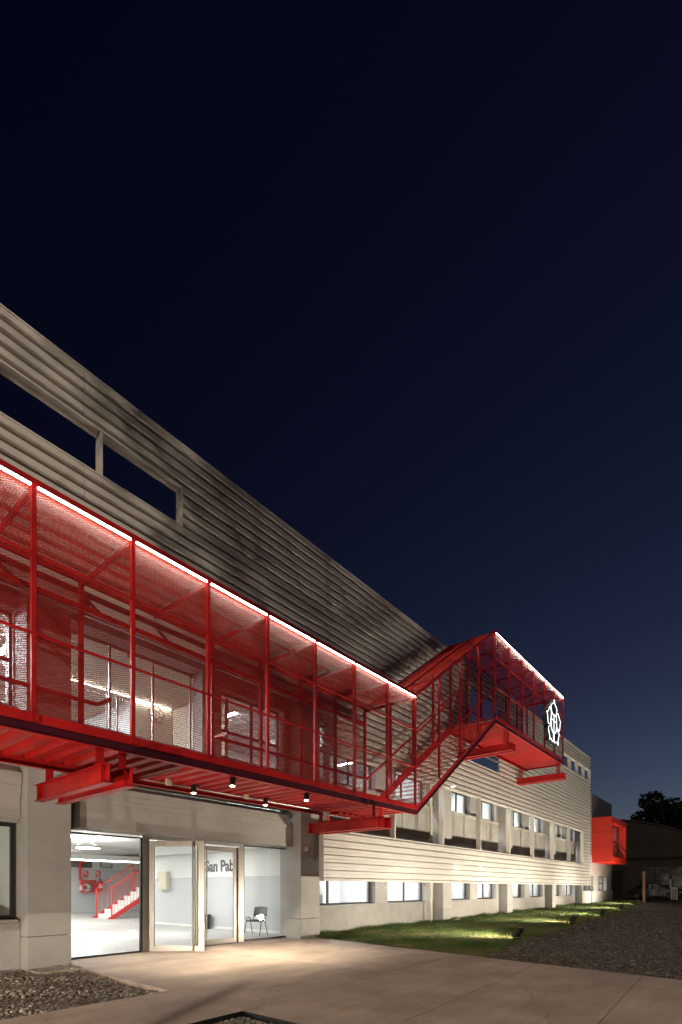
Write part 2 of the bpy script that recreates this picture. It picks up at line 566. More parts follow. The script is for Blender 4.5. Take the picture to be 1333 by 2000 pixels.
# bed beside the left pillar
tag(MB().box(-12, 4.02, 6.22, 10.1, -0.137, -0.10).build("gravel_bed", "soil"), kind="structure")
p = scatter(42000, -3.4, 4.05, 6.20, 10.0, lambda p: (p[:,0] < 3.90 + 0.045 * (p[:,1] - 6.2)))
hmp = 0.025 * np.sin(p[:,0] * 2.1 + 1) * np.sin(p[:,1] * 1.7) + 0.02 * np.sin(p[:,0]*5 + p[:,1]*4)
o = stones("gravel_stones", np.column_stack([p, -0.085 + hmp + rng.uniform(-.01, .016, len(p)) + 0.05*np.clip((p[:,1]-8.8),0,1)]), 0.021, 1)
o["label"] = "grey gravel filling the bed beside the left pillar"
# pit at the lower edge, with a dark steel rim
tag(MB().box(-3, 3.77, -4, 4.53, -0.139, -0.11).build("gravel_bed", "soil"), kind="structure")
p = scatter(9000, 1.6, 3.74, 2.4, 4.50)
o = stones("gravel_stones", np.column_stack([p, -0.09 + rng.uniform(-.01, .014, len(p)) + .03]), 0.022, 2)
o["label"] = "dark gravel in the sunken pit at the lower edge"
rim = MB().box(-6, 3.775, 4.512, 4.532, -0.13, 0.012).box(3.757, 3.777, -4, 4.511, -0.13, 0.012)
tag(rim.build("steel_edging", "black_metal"), "black steel edging around the sunken gravel pit at the bottom", "edging")
# wide field at the right
LB = [(9.9, 4.3), (14.1, 4.95), (21.3, 5.45), (27, 5.65), (35.7, 6.45), (44.9, 7.15), (53, 8.2), (54, 8.3)]   # boundary lawn / gravel
def lawn_edge(x):
    return np.interp(x, [a for a, b in LB], [b for a, b in LB])
gm = MB()
gx = [9.0, 15, 25, 35, 45, 60, 85]
for i in range(len(gx)-1):
    gm.add([(gx[i], -60, gz(gx[i]) - 0.045), (gx[i+1], -60, gz(gx[i+1]) - 0.045), (gx[i+1], 12, gz(gx[i+1]) - 0.045), (gx[i], 12, gz(gx[i]) - 0.045)], [(0,1,2,3)])
tag(gm.build("gravel_field", "far_gravel", origin=(20, 0, 0)), kind="structure")
def gk(p):
    return (p[:,1] < lawn_edge(p[:,0]) + 0.25*np.sin(p[:,0]*3.1)*np.sin(p[:,0]*1.3) + rng.normal(0, .12, len(p))) & (p[:,0] > 9.33 + 0.16*(p[:,1]-0.9)) & (p[:,0]*0.118 - p[:,1]*1.19 < 1.2)
p1 = scatter(52000, 9.2, 17, -0.5, 5.3, gk)
p2_ = scatter(40000, 17, 34, 0.0, 7.0, gk)
P = np.concatenate([p1, p2_])
o = stones("gravel_stones", np.column_stack([P, gzv(P[:,0]) - 0.035 + 0.02*np.sin(P[:,0]*1.9)*np.sin(P[:,1]*2.3) + rng.uniform(-.008, .012, len(P))]), 0.026, 3, "gravel_dimlit")
o["label"] = "gravel spread over the yard right of the lawn, weak lamp light put into its colour"

# ---- lawn
lm = MB()
lx = list(np.linspace(9.6, 53, 60))
for i in range(len(lx)-1):
    a, b = lx[i], lx[i+1]
    q = []
    for x, fr in ((a, 0), (b, 0)):
        pass
    for k in range(8):
        def pt(x, k):
            y0, y1 = float(lawn_edge(x)), 10.25
            y = y0 + (y1 - y0) * k / 8
            xx = max(x, 9.34 + 0.16*(y-0.9))
            return (xx, y, gz(xx) - 0.045 + 0.05 * min(1, (y - y0) / 1.0) + 0.015*math.sin(xx*1.7+y*2.2))
        lm.add([pt(a,k), pt(b,k), pt(b,k+1), pt(a,k+1)], [(0,1,2,3)])
tag(lm.build("lawn", "lawn_soil", origin=(20, 8, 0)), kind="structure")

def grass(n, x0, x1, hmin, hmax, w):
    p = scatter(n, x0, x1, 4.2, 10.2, lambda p: (p[:,1] > lawn_edge(p[:,0]) - 0.05 + rng.normal(0, .13, len(p)) + 0.25*np.sin(p[:,0]*3.1)*np.sin(p[:,0]*1.3)) & (p[:,0] > 9.36 + 0.16*(p[:,1]-0.9)))
    m = len(p)
    lf = np.sin(p[:,0]*1.1+p[:,1]*2.0)*np.sin(p[:,0]*0.5-p[:,1]*1.6+1) + 0.6*np.sin(p[:,0]*3.3+1)*np.sin(p[:,1]*3.9)
    wall = np.clip((p[:,1]-9.2)/0.8, 0, 1)
    h = rng.uniform(hmin, hmax, m) * (1 + 0.5*np.clip(lf, -0.6, 1)) * (1 + 0.9*wall)
    a = rng.uniform(0, 6.28, m)
    lean = rng.normal(0, 0.45, (m, 2)) * h[:,None]
    z0 = gzv(p[:,0]) - 0.04 + 0.05*np.clip(p[:,1]-lawn_edge(p[:,0]), 0, 1)
    b0 = np.column_stack([p[:,0]-np.cos(a)*w, p[:,1]-np.sin(a)*w, z0])
    b1 = np.column_stack([p[:,0]+np.cos(a)*w, p[:,1]+np.sin(a)*w, z0])
    tp = np.column_stack([p[:,0]+lean[:,0], p[:,1]+lean[:,1], z0 + h])
    V = np.stack([b0, b1, tp], 1).reshape(-1, 3)
    F = np.arange(3*m).reshape(-1, 3)
    dry = np.clip(0.42 - 0.28*lf + rng.normal(0, .2, m) - 0.25*wall, 0, 1)
    return V, F, dry
V1, F1, d1 = grass(150000, 9.6, 22, 0.03, 0.075, 0.0045)
V2, F2, d2 = grass(130000, 22, 53, 0.035, 0.085, 0.008)
o = np_mesh("grass", np.concatenate([V1, V2]), np.concatenate([F1, F2 + len(V1)]), "grass_blade", rnd=np.concatenate([d1, d2]))
tag(o, "patchy green and dry grass between the facade and the gravel yard", kind="stuff")

def rock(px, py, s, lab, seed):
    c = pix(px, py, z=0.03)
    c.y = min(c.y, 9.7)
    m = MB()
    r = random.Random(seed)
    vs, fs = [], []
    N, K = 5, 8
    for i in range(N+1):
        th = math.pi*i/N
        for k in range(K):
            ph = 2*math.pi*k/K
            rr = s*(0.8+0.4*r.random())
            vs.append((c.x+rr*1.4*math.sin(th)*math.cos(ph), c.y+rr*math.sin(th)*math.sin(ph), c.z+rr*0.6*math.cos(th)+s*.35))
    for i in range(N):
        for k in range(K):
            k2 = (k+1) % K
            fs.append((i*K+k, (i+1)*K+k, (i+1)*K+k2, i*K+k2))
    m.add(vs, fs)
    tag(m.build("rock", "rock", smooth=True), lab, "rock")
rock(884, 1800, 0.20, "brown rock in the grass at the foot of the second pillar", 4)
rock(1007, 1784, 0.16, "small pale rock in the grass by the next pillar along the lawn", 9)

# drain grate at the foot of the left pillar
dg = thing("drain_cover", "concrete drain cover with slots at the foot of the left pillar", "drain", (3.75, 9.45, -0.09))
MB().box(3.38, 4.10, 9.20, 9.26, -0.1, 0.0).box(3.38, 4.10, 9.66, 9.72, -0.1, 0.0).box(3.38, 3.46, 9.261, 9.659, -0.1, 0.0).box(4.02, 4.10, 9.261, 9.659, -0.1, 0.0).build("rim", "pavement_edge", dg)
for k in range(6):
    x = 3.485 + k*0.09
    MB().box(x, x+0.055, 9.262, 9.658, -0.07, -0.008).build("slat", "galvanised", dg)
MB().box(3.461, 4.019, 9.262, 9.658, -0.10, -0.09).build("channel", "black_metal", dg)

# ================================================================== MAIN BUILDING
bld = thing("factory_building", "long grey concrete building clad above with a cream corrugated metal screen", "building", (20, 10, 0))
YS = 9.30            # front of the screen
YP = 9.80            # front of the pillars
YW = 10.20           # wall face between pillars
PIL = [(-10.4, -9.7), (-3.6, -2.9), (3.40, 4.14), (10.22, 11.01), (18.42, 19.16), (25.17, 25.86), (32.36, 33.02), (39.20, 39.40)]
for a, b in PIL:
    z0 = gz(a) - 0.2
    # pillar in two lifts with a thin groove between
    m = MB().bbox(a, b, YP, 10.62, z0, 0.545, 0.008)
    m.build("pillar_foot", "concrete", bld)
    m = MB().bbox(a, b, YP+0.001, 10.62, 0.553, 6.9, 0.008)
    m.build("pillar", "concrete", bld)

def window(x0, x1, z0, z1, y, mull=(), trans=(), fm="bronze_frame", fw=0.055, open_low=None):
    """window part: frame mesh with pane sub-parts. mull: x positions, trans: z positions"""
    m = MB()
    d0, d1 = y-0.03, y+0.03
    m.box(x0, x1, d0, d1, z0, z0+fw).box(x0, x1, d0, d1, z1-fw, z1)
    m.box(x0, x0+fw, d0, d1, z0+fw, z1-fw).box(x1-fw, x1, d0, d1, z0+fw, z1-fw)
    xs_ = [x0+fw] + list(mull) + [x1-fw]
    zs_ = [z0+fw] + list(trans) + [z1-fw]
    for q in mull:
        m.box(q-fw*.6, q+fw*.6, d0+.004, d1-.004, z0+fw, z1-fw)
    for q in trans:
        m.box(x0+fw, x1-fw, d0+.006, d1-.006, q-fw*.6, q+fw*.6)
    w = m.build("window", fm, bld)
    for i in range(len(xs_)-1):
        for j in range(len(zs_)-1):
            MB().box(xs_[i]+.001, xs_[i+1]-.001, y-.004, y+.004, zs_[j]+.001, zs_[j+1]-.001).build("pane", "glass", w)
    return w

# bays of the long facade right of the entrance
BAYS = [(11.01, 18.42), (19.16, 25.17), (25.86, 32.36), (33.02, 39.20)]
for bi, (a, b) in enumerate(BAYS):
    c = (a+b)/2
    z0 = gz(a) - 0.2
    op = [(a+0.12, c-0.38), (c+0.38, min(b-0.45, c+3.1))]
    # plinth, piers, lintel band, spandrels
    MB().bbox(a, b-0.02, YW, 10.60, z0, 0.83, 0.012).build("plinth_wall", "rough_plaster", bld)
    MB().bbox(a+.02, b-.04, YW-0.03, 10.5, 0.832, 0.872, 0.006).build("sill", "concrete", bld)
    edges = [a, op[0][0], op[0][1], op[1][0], op[1][1], b]
    for q in (0, 2, 4):
        if edges[q+1] - edges[q] > 0.02:
            MB().bbox(edges[q]+.002, edges[q+1], YW+0.01, 10.60, 0.874, 1.42, 0.006).build("pier", "concrete", bld)
            MB().bbox(edges[q]+.002, edges[q+1], YW+0.011, 10.60, 1.426, 2.55, 0.006).build("pier", "concrete", bld)
    MB().bbox(a+.002, b-.002, YW+0.012, 10.60, 2.552, 3.28, 0.006).build("lintel", "concrete", bld)
    # spandrel panels with a small cornice, joints open between them
    pe = [a+0.02, c-1.2, c+1.15, b-0.42]
    for q in range(3):
        MB().bbox(pe[q]+.02, pe[q+1]-.02, YW-0.10, 10.60, 3.30, 4.53, 0.01).build("spandrel", "spandrel", bld)
        prof = [(YW-0.10, 4.532), (YW-0.13, 4.56), (YW-0.17, 4.61), (YW-0.17, 4.66), (YW+0.25, 4.68), (YW+0.25, 4.532)]
        MB().prism(prof, 0, pe[q]+.02, pe[q+1]-.02).build("cornice", "spandrel", bld)
    for q in (0, 2, 4):
        MB().bbox(edges[q]+.002, edges[q+1], YW+0.01, 10.60, 4.69, 6.45, 0.006).build("pier", "concrete", bld)
    MB().box(a, b, YW, 10.60, 6.46, 6.9).build("head_beam", "concrete", bld)
    for k, (x0, x1) in enumerate(op):
        mm = x0 + (x1-x0)*(0.52 if k else 0.30)
        window(x0, x1, 0.875, 2.53, 10.45, mull=[mm], trans=[1.66])
        window(x0, x1, 4.70, 6.40, 10.45, mull=[x0+(x1-x0)*(0.62 if k == 0 else 0.45)], trans=[5.62])

# downpipes
def pipe(name, pts, r, m, lab, cat, grp=None):
    mb = MB().tube(pts, r, 8)
    return tag(mb.build(name, m, smooth=True), lab, cat, grp)
pipe("downpipe", [(17.75, 9.96, 6.4), (17.75, 9.96, 0.0)], 0.05, "cream_paint", "cream downpipe running down the wall just left of the second pillar", "pipe")

# left bay
for dx in (0, -6.8):
    MB().bbox(-2.9+dx, 3.398+dx, 10.08, 10.6, -0.3, 0.80, 0.012).build("plinth_wall", "rough_plaster", bld)
    MB().bbox(-2.88+dx, 3.36+dx, 10.05, 10.5, 0.802, 0.85, 0.006).build("sill", "concrete", bld)
    MB().bbox(-2.9+dx, 3.398+dx, 10.16, 10.6, 2.56, 3.6, 0.01).build("lintel", "concrete", bld)
prof = [(10.159, 2.60), (10.06, 2.60), (10.06, 3.02), (10.035, 3.06), (10.02, 3.12), (10.02, 3.18), (9.99, 3.20), (9.975, 3.30), (9.975, 3.42), (10.159, 3.42)]
MB().prism(prof, 0, -2.85, 3.385).build("cornice", "concrete", bld)
MB().prism(prof, 0, -9.65, -3.61).build("cornice", "concrete", bld)
window(-9.6, -3.65, 0.853, 2.558, 10.30, mull=[-6.6], fm="black_frame", fw=0.07)
window(0.9, 3.375, 0.853, 2.558, 10.30, mull=[], trans=[], fm="black_frame", fw=0.07)
window(-2.8, 0.88, 0.853, 2.558, 10.30, mull=[-1.0], trans=[], fm="black_frame", fw=0.07)

# entrance bay: lintel and reveals
MB().bbox(4.42, 10.215, 10.10, 10.62, 2.56, 3.18, 0.01).build("lintel", "concrete", bld)
prof = [(10.099, 3.06), (10.075, 3.08), (10.07, 3.16), (10.045, 3.18), (10.045, 3.27), (10.02, 3.29), (10.02, 3.40), (10.60, 3.40), (10.60, 3.184), (10.099, 3.184)]
MB().prism(prof, 0, 4.45, 9.96).build("cornice", "concrete", bld)
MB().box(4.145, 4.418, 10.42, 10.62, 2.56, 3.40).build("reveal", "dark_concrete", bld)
MB().box(-12, 11, 10.21, 10.62, 3.61, 4.62).build("upper_wall", "concrete", bld)

# entrance glazing (left light, double door, right light)
YG = 10.42
window(4.20, 5.86, 0.012, 2.50, YG, fm="black_frame", fw=0.028)
window(8.68, 10.36, 0.012, 2.53, YG, fm="black_frame", fw=0.040)
df = MB().box(5.865, 6.02, YG-.06, YG+.06, 0.004, 2.47).box(8.50, 8.675, YG-.06, YG+.06, 0.004, 2.47).box(5.865, 8.675, YG-.058, YG+.058, 2.472, 2.555)
dfo = df.build("door_frame", "steel", bld)
def leaf(hinge, ang, flip, handle_side):
    """steel framed glass leaf, local x from the hinge"""
    L, H, s = 1.225, 2.43, 0.115
    m = MB()
    m.bbox(0, s, -.022, .022, 0.015, H, .003).bbox(L-s*1.15, L, -.022, .022, 0.015, H, .003)
    m.bbox(s, L-s*1.15, -.021, .021, 0.015, 0.015+s*1.05, .003).bbox(s, L-s*1.15, -.021, .021, H-s, H, .003)
    if flip:
        m.v = [(-x, y, z) for x, y, z in m.v]
        m.f = [q[::-1] for q in m.f]
    sg = -1 if flip else 1
    d = m.build("door", "steel", bld, origin=(0, 0, 0))
    d.location = Vector(hinge) - WL[bld]
    d.rotation_euler = (0, 0, ang)
    kids = []
    x0, x1 = sg*s, sg*(L-s*1.15)
    kids.append(MB().box(min(x0,x1), max(x0,x1), -.004, .004, 0.015+s*1.05, H-s).build("pane", "glass", None, origin=(0,0,0)))
    hx = sg*(L-s*1.15-0.11)
    for yy in (-0.075, 0.075):
        t = MB().tube([(hx, yy, 0.03), (hx, yy, H-0.02)], 0.019, 10)
        for zz in (0.35, 1.2, 2.1):
            t.tube([(hx, yy, zz), (hx + sg*0.08, 0.0, zz)], 0.009, 6)
        kids.append(t.build("pull_bar", "steel", None, smooth=True, origin=(0,0,0)))
    lx = sg*(L-0.06)
    lv = MB().tube([(lx, -.022, 1.05), (lx, -.065, 1.05), (lx-sg*0.12, -.068, 1.03)], 0.010, 8).tube([(lx, -.022, 0.97), (lx, -.032, 0.97)], 0.022, 10).tube([(lx, -.021, 1.05), (lx, -.031, 1.05)], 0.024, 10)
    kids.append(lv.build("lever_handle", "steel", None, smooth=True, origin=(0,0,0)))
    hg = MB()
    for zz in (0.35, 1.55, 2.15):
        hg.tube([(-sg*0.008, -.024, zz), (-sg*0.008, -.024, zz+0.13)], 0.012, 8)
    kids.append(hg.build("hinge", "black_metal", None, smooth=True, origin=(0,0,0)))
    for k in kids:
        k.parent = d
        k.location = (0,0,0)
leaf((6.03, 10.38, 0), -math.atan2(0.97, 0.76), False, 1)
leaf((8.49, YG, 0), 0, True, 1)

# interior of the ground floor hall (parts of the building)
def wallbox(name, m, *b):
    return MB().box(*b).build(name, m, bld)
MB().box(-3.0, 28, 10.44, 31, -0.10, -0.004).build("hall_floor", "dark_concrete", bld)
for i in range(8):
    for j in range(5):
        MB().bbox(-3 + i*3.9 + .005, -3 + (i+1)*3.9 - .005, 10.445 + j*4.1 + .005, 10.445 + (j+1)*4.1 - .005, -.0035, .006, .002).build("floor_slab", "hall_floor", bld)
wallbox("hall_ceiling", "ceiling_white", 3.46, 28, 10.64, 31, 3.30, 3.45)
wallbox("hall_wall", "grey_wall", 10.85, 10.99, 10.63, 18.6, 0.007, 1.78)
wallbox("hall_wall", "white_wall", 10.85, 10.99, 10.63, 18.6, 1.781, 3.299)
wallbox("hall_wall", "grey_wall", 3.0, 28, 29.6, 29.8, 0.007, 2.50)
wallbox("hall_wall", "white_wall", 3.0, 28, 29.6, 29.8, 2.501, 3.299)
wallbox("hall_wall", "white_wall", 3.46, 3.6, 10.63, 29.6, 0.007, 3.299)
wallbox("room_wall", "beige_wall", -9.6, 3.45, 13.0, 13.1, 0.007, 3.299)
wallbox("room_ceiling", "ceiling_white", -9.6, 3.45, 10.64, 13.1, 3.30, 3.45)
wallbox("hall_wall", "white_wall", 27.9, 28, 10.63, 29.6, 0.007, 3.299)
wallbox("hall_wall", "white_wall", 11.0, 28, 16.4, 16.5, 0.007, 3.299)
wallbox("skirting", "white_wall", 10.835, 10.849, 10.66, 18.6, 0.008, 0.09)
wallbox("soffit_beam", "white_wall", 10.45, 10.848, 10.66, 18.6, 2.62, 3.298)
wallbox("mezzanine_beam", "white_wall", 3.01, 27.8, 23.4, 23.7, 2.62, 2.92)
wallbox("mezzanine_slab", "white_wall", 14.5, 27.8, 23.71, 29.5, 2.80, 2.92)
wallbox("back_opening", "dark_concrete", 11.9, 13.6, 29.50, 29.59, 2.55, 3.05)
window(14.05, 14.75, 2.58, 2.98, 29.45, fm="black_frame", fw=0.03)
wallbox("dark_window", "black_frame", 17.35, 18.6, 29.52, 29.59, 1.10, 2.46)
for i in range(3):
    wallbox("window_bar", "grey_wall", 17.35+0.32*(i+1), 17.38+0.32*(i+1), 29.49, 29.519, 1.1, 2.46)

# rooms behind the facade windows: floors, ceilings, partitions, lit by ceiling tubes
wallbox("room_wall", "white_wall", 11.0, 50, 15.4, 15.5, 3.62, 6.58)
wallbox("room_floor", "grey_wall", 8.45, 50, 10.64, 15.39, 3.46, 3.60)
wallbox("room_ceiling", "ceiling_white", 8.45, 50, 10.64, 15.39, 6.60, 6.70)
wallbox("room_wall", "white_wall", 8.40, 11.0, 15.4, 15.5, 3.62, 6.58)
for x in (18.7, 32.6, 39.35):
    wallbox("partition", "white_wall", x, x+.1, 10.66, 15.38, 0.01, 3.29)
for x in (18.7, 25.5, 32.6, 39.35):
    wallbox("partition", "white_wall", x, x+.1, 10.66, 15.38, 3.61, 6.59)
wallbox("room_floor", "hall_floor", 28.01, 50, 10.64, 16.4, -0.05, 0.30)
wallbox("room_ceiling", "ceiling_white", 28.01, 50, 10.64, 16.5, 3.30, 3.44)
wallbox("room_wall", "white_wall", 28.01, 50, 16.41, 16.5, 0.31, 3.29)
wallbox("roof_slab", "dark_concrete", -12, 50, 10.3, 32, 6.92, 7.05)
# upper vestibule behind the walkway
wallbox("upper_wall", "concrete", -12, 1.0, 10.25, 10.6, 4.63, 6.9)
wallbox("upper_wall", "concrete", 3.42, 4.22, 10.63, 10.9, 3.5, 6.9)
window(1.02, 3.38, 4.64, 6.35, 10.45, mull=[2.2], trans=[5.5])
wallbox("upper_wall", "concrete", 1.01, 4.2, 10.25, 10.6, 6.37, 6.9)
wallbox("upper_wall", "concrete", 4.15, 10.2, 10.22, 10.6, 6.56, 6.9)
wallbox("upper_wall", "concrete", 7.30, 7.85, 10.22, 10.6, 4.63, 6.559)
wallbox("upper_wall", "concrete", 10.0, 10.2, 10.22, 10.6, 4.63, 6.559)
window(7.86, 9.98, 4.66, 6.30, 10.45, mull=[9.0], trans=[5.35])
wallbox("upper_wall", "concrete", 7.86, 9.99, 10.23, 10.6, 6.31, 6.559)
wallbox("room_ceiling", "beige_wall", -3, 8.39, 10.64, 22, 6.50, 6.62)
wallbox("room_wall", "beige_wall", 7.10, 8.39, 13.0, 13.1, 3.62, 6.49)
wallbox("room_wall", "white_wall", 7.10, 7.2, 13.11, 22, 3.62, 6.49)
wallbox("room_wall", "beige_wall", -3, 7.09, 21.9, 22, 3.62, 6.49)
wallbox("room_wall", "beige_wall", 8.28, 8.39, 10.64, 12.99, 3.62, 6.49)
wallbox("room_wall", "white_wall", -3, 3.0, 15.0, 15.1, 3.62, 6.49)
wallbox("room_floor", "grey_wall", -3, 8.39, 10.64, 22, 3.46, 3.61)
# glazed doors to the walkway
gd = MB()
for x in (4.26, 5.25, 6.24, 7.22):
    gd.box(x-.02, x+.02, 10.58, 10.62, 4.0, 6.5)
gd.build("door_frame", "steel", bld)
for x in (5.14, 5.36):
    MB().tube([(x, 10.50, 4.35), (x, 10.50, 5.55)], 0.018, 8).build("pull_bar", "steel", bld, smooth=True)
for x in (4.28, 5.27, 6.26):
    MB().box(x, x+.93, 10.598, 10.606, 3.62, 6.48).build("pane", "glass", bld)

# ---- corrugated screen
PITCH = 0.213
ZT = 10.62
def sheet(x0, x1, z0, z1, name="corrugated_sheet"):
    """ribbed sheet, ribs along X, pattern anchored at the top edge of the screen"""
    prof = [(0.0, 0.0), (0.112, 0.0), (0.123, 0.084), (0.186, 0.084), (0.213, 0.0)]   # (drop below rib start, depth)
    pts = []
    k0 = int((ZT - z1) / PITCH) - 1
    k1 = int((ZT - z0) / PITCH) + 2
    raw = []
    for k in range(k0, k1):
        for d, y in prof[:-1]:
            raw.append((ZT - (k * PITCH + d), y))
    raw.sort(reverse=True)
    def yat(z):
        for (za, ya), (zb, yb) in zip(raw, raw[1:]):
            if za >= z >= zb:
                return ya + (yb-ya) * (za-z) / max(1e-9, za-zb)
        return 0
    pts = [(z1, yat(z1))] + [q for q in raw if z0 + 1e-4 < q[0] < z1 - 1e-4] + [(z0, yat(z0))]
    vs, fs = [], []
    for z, y in pts:
        vs += [(x0, YS + y, z), (x1, YS + y, z)]
    for i in range(len(pts)-1):
        fs.append((2*i, 2*i+2, 2*i+3, 2*i+1))
    m = MB().add(vs, fs)
    return m.build(name, "screen_sheet", bld)

def band(x0, x1, z0, z1):
    cuts = [x0]
    k = 10.85 - 3.35 * 7
    while k < x1 - 0.4:
        if k > x0 + 0.4:
            cuts.append(k)
        k += 3.35
    cuts.append(x1)
    for a, b in zip(cuts, cuts[1:]):
        sheet(a + 0.003, b - 0.003, z0, z1)
XE = 39.4
band(-12, XE, 9.77, ZT)
band(6.16, 19.9, 8.91, 9.769)
band(22.9, 32.93, 8.91, 9.769)
band(-12, 19.9, 6.46, 8.909)
band(22.9, XE, 6.46, 8.909)
band(19.9, 22.9, 6.46, 6.70)
band(10.62, XE, 5.32, 6.459)
band(37.52, XE, 3.0, 5.319)
band(10.62, XE, 1.67, 2.999)
def trim(x0, x1, y0, y1, z0, z1):
    return MB().box(x0, x1, y0, y1, z0, z1).build("flashing", "screen_trim", bld)
trim(-12, XE+.01, YS-.012, YS+.11, ZT+.001, ZT+.03)
trim(-12, 6.16, YS-.010, YS+.22, 9.735, 9.768)
trim(-12, 6.16, YS-.010, YS+.22, 8.912, 8.94)
trim(32.93, XE, YS-.010, YS+.22, 9.735, 9.768)
trim(32.93, XE, YS-.010, YS+.22, 8.912, 8.94)
trim(10.62, 37.52, YS-.012, YS+.22, 5.27, 5.318)
trim(10.62, 37.52, YS-.012, YS+.22, 3.001, 3.035)
trim(10.60, XE, YS-.014, YS+.12, 1.60, 1.668)
trim(-12, 10.6, YS-.010, YS+.20, 6.40, 6.458)
def fin(x, z0, z1, w=0.035):
    return MB().box(x-w, x, YS-.004, YS+.20, z0, z1).build("fin", "screen_trim", bld)
for x in (6.16, 4.48, 2.81, 1.13, -0.55, -2.22, -3.90, -5.57, -7.25, -8.92, -10.6, 34.47, 36.10, 37.72, 39.38):
    fin(x, 8.941, 9.734)
for k in range(9):
    fin(10.86 + 3.35*k - (0.14 if k == 8 else 0), 3.036, 5.269, 0.06)
MB().box(10.60, 10.618, YS-.006, YS+.16, 1.67, 3.0).build("end_cap", "screen_trim", bld)
# horizontal steel rails that carry the screen
for z in (2.2, 2.85, 5.5, 6.3, 7.2, 8.3):
    MB().box(10.7 if z < 6 else -11.9, 39.3, YS+.07, YS+.13, z, z+.06).build("carrier_rail", "galvanised", bld)

# ================================================================== RED WALKWAY
wk = thing("covered_walkway", "red steel covered walkway with expanded mesh sides climbing along the facade", "walkway", (10, 8.2, 0))
YO, YI = 7.40, 9.14                     # outer and inner frame planes
MOD = 1.378
X0 = 2.645
def xk(k): return X0 + MOD*k
XC, XR, XEND = xk(7), xk(11), xk(17)    # corner, ridge, far end
ZL, ZU = 3.43, 7.36                     # underside of the edge channel, lower and upper level
RISE = ZU - ZL
def zb(x):                              # underside of the edge channel at x
    return ZL if x <= XC else ZU if x >= XR else ZL + RISE*(x-XC)/(XR-XC)
HB, HT = 0.27, 3.27                     # bottom and top of the mesh above zb

# expanded metal: diamonds of thin tilted strands
def expanded(poly_fn, u0, u1, v0, v1, a=0.072, b=0.029, axis='xz', out=0.0022, up=0.0066):
    """strand ribbons on a lattice inside poly_fn(u,v); returns verts, faces in the panel's own frame"""
    nu, nv = int((u1-u0)/(a/2)) + 2, int((v1-v0)/(b/2)) + 2
    I, J = np.meshgrid(np.arange(nu), np.arange(nv), indexing='ij')
    I, J = I.ravel(), J.ravel()
    s = (I + J) % 2 == 0
    I, J = I[s], J[s]
    U, V = u0 + I*a/2, v0 + J*b/2
    Vs, n = [], 0
    for d in (1, -1):
        U2, V2 = U + d*a/2, V + b/2
        k = poly_fn((U+U2)/2, (V+V2)/2)
        A = np.stack([U[k], V[k]], 1); Bq = np.stack([U2[k], V2[k]], 1)
        Vs.append((A, Bq))
    A = np.concatenate([q[0] for q in Vs]); Bq = np.concatenate([q[1] for q in Vs])
    m = len(A)
    z = np.zeros(m)
    q = []
    for P_, sg in ((A,-1),(Bq,-1),(Bq,1),(A,1)):
        if axis == 'xz':
            q.append(np.stack([P_[:,0], z + sg*out/2, P_[:,1] + sg*up/2], 1))
        else:
            q.append(np.stack([P_[:,0], P_[:,1] + sg*up/2, z - sg*out/2], 1))
    Vv = np.stack(q, 1).reshape(-1, 3)
    F = np.arange(4*m).reshape(-1, 4)
    return Vv, F
def mesh_of(name, poly_fn, *a, **k):
    V, F = expanded(poly_fn, *a, **k)
    o = np_mesh(name, V, F, "red_mesh")
    me = o.data
    bpy.data.objects.remove(o)
    return me
W = MOD - 0.05
sl = RISE/(XR-XC)
flat_me = mesh_of("mesh_panel", lambda u, v: (u > 0) & (u < W) & (v > 0) & (v < HT-HB), 0, W, 0, HT-HB)
stair_me = mesh_of("mesh_panel", lambda u, v: (u > 0) & (u < W) & (v > sl*u) & (v < sl*u + HT-HB), 0, W, 0, sl*W + HT-HB)
roof_me = mesh_of("roof_mesh", lambda u, v: (u > 0) & (u < W) & (v > 0) & (v < YI-YO+.1), 0, W, 0, YI-YO+.1, axis='xy', out=.006, up=.004)
Ls = math.hypot(MOD, sl*MOD) - 0.05
roofs_me = mesh_of("roof_mesh", lambda u, v: (u > 0) & (u < Ls) & (v > 0) & (v < YI-YO+.1), 0, Ls, 0, YI-YO+.1, axis='xy', out=.006, up=.004)
KMIN = -6
for k in range(KMIN, 17):
    x = xk(k) + 0.025
    z = zb(xk(k))
    st = 7 <= k < 11
    place("mesh_panel", stair_me if st else flat_me, (x, YO+0.0, z+HB), wk)
    if st:
        place("roof_mesh", roofs_me, (x, YO-.03, zb(xk(k))+HT+.05), wk, rot=(0, -math.atan(sl), 0))
    else:
        place("roof_mesh", roof_me, (x, YO-.03, z+HT+.05), wk)
    if k < 7 and not (1 <= k < 3):
        place("mesh_panel", flat_me, (x, YI+0.035, z+HB), wk)

def part(name, mb, m="red_paint", smooth=False):
    return mb.build(name, m, wk, smooth=smooth)
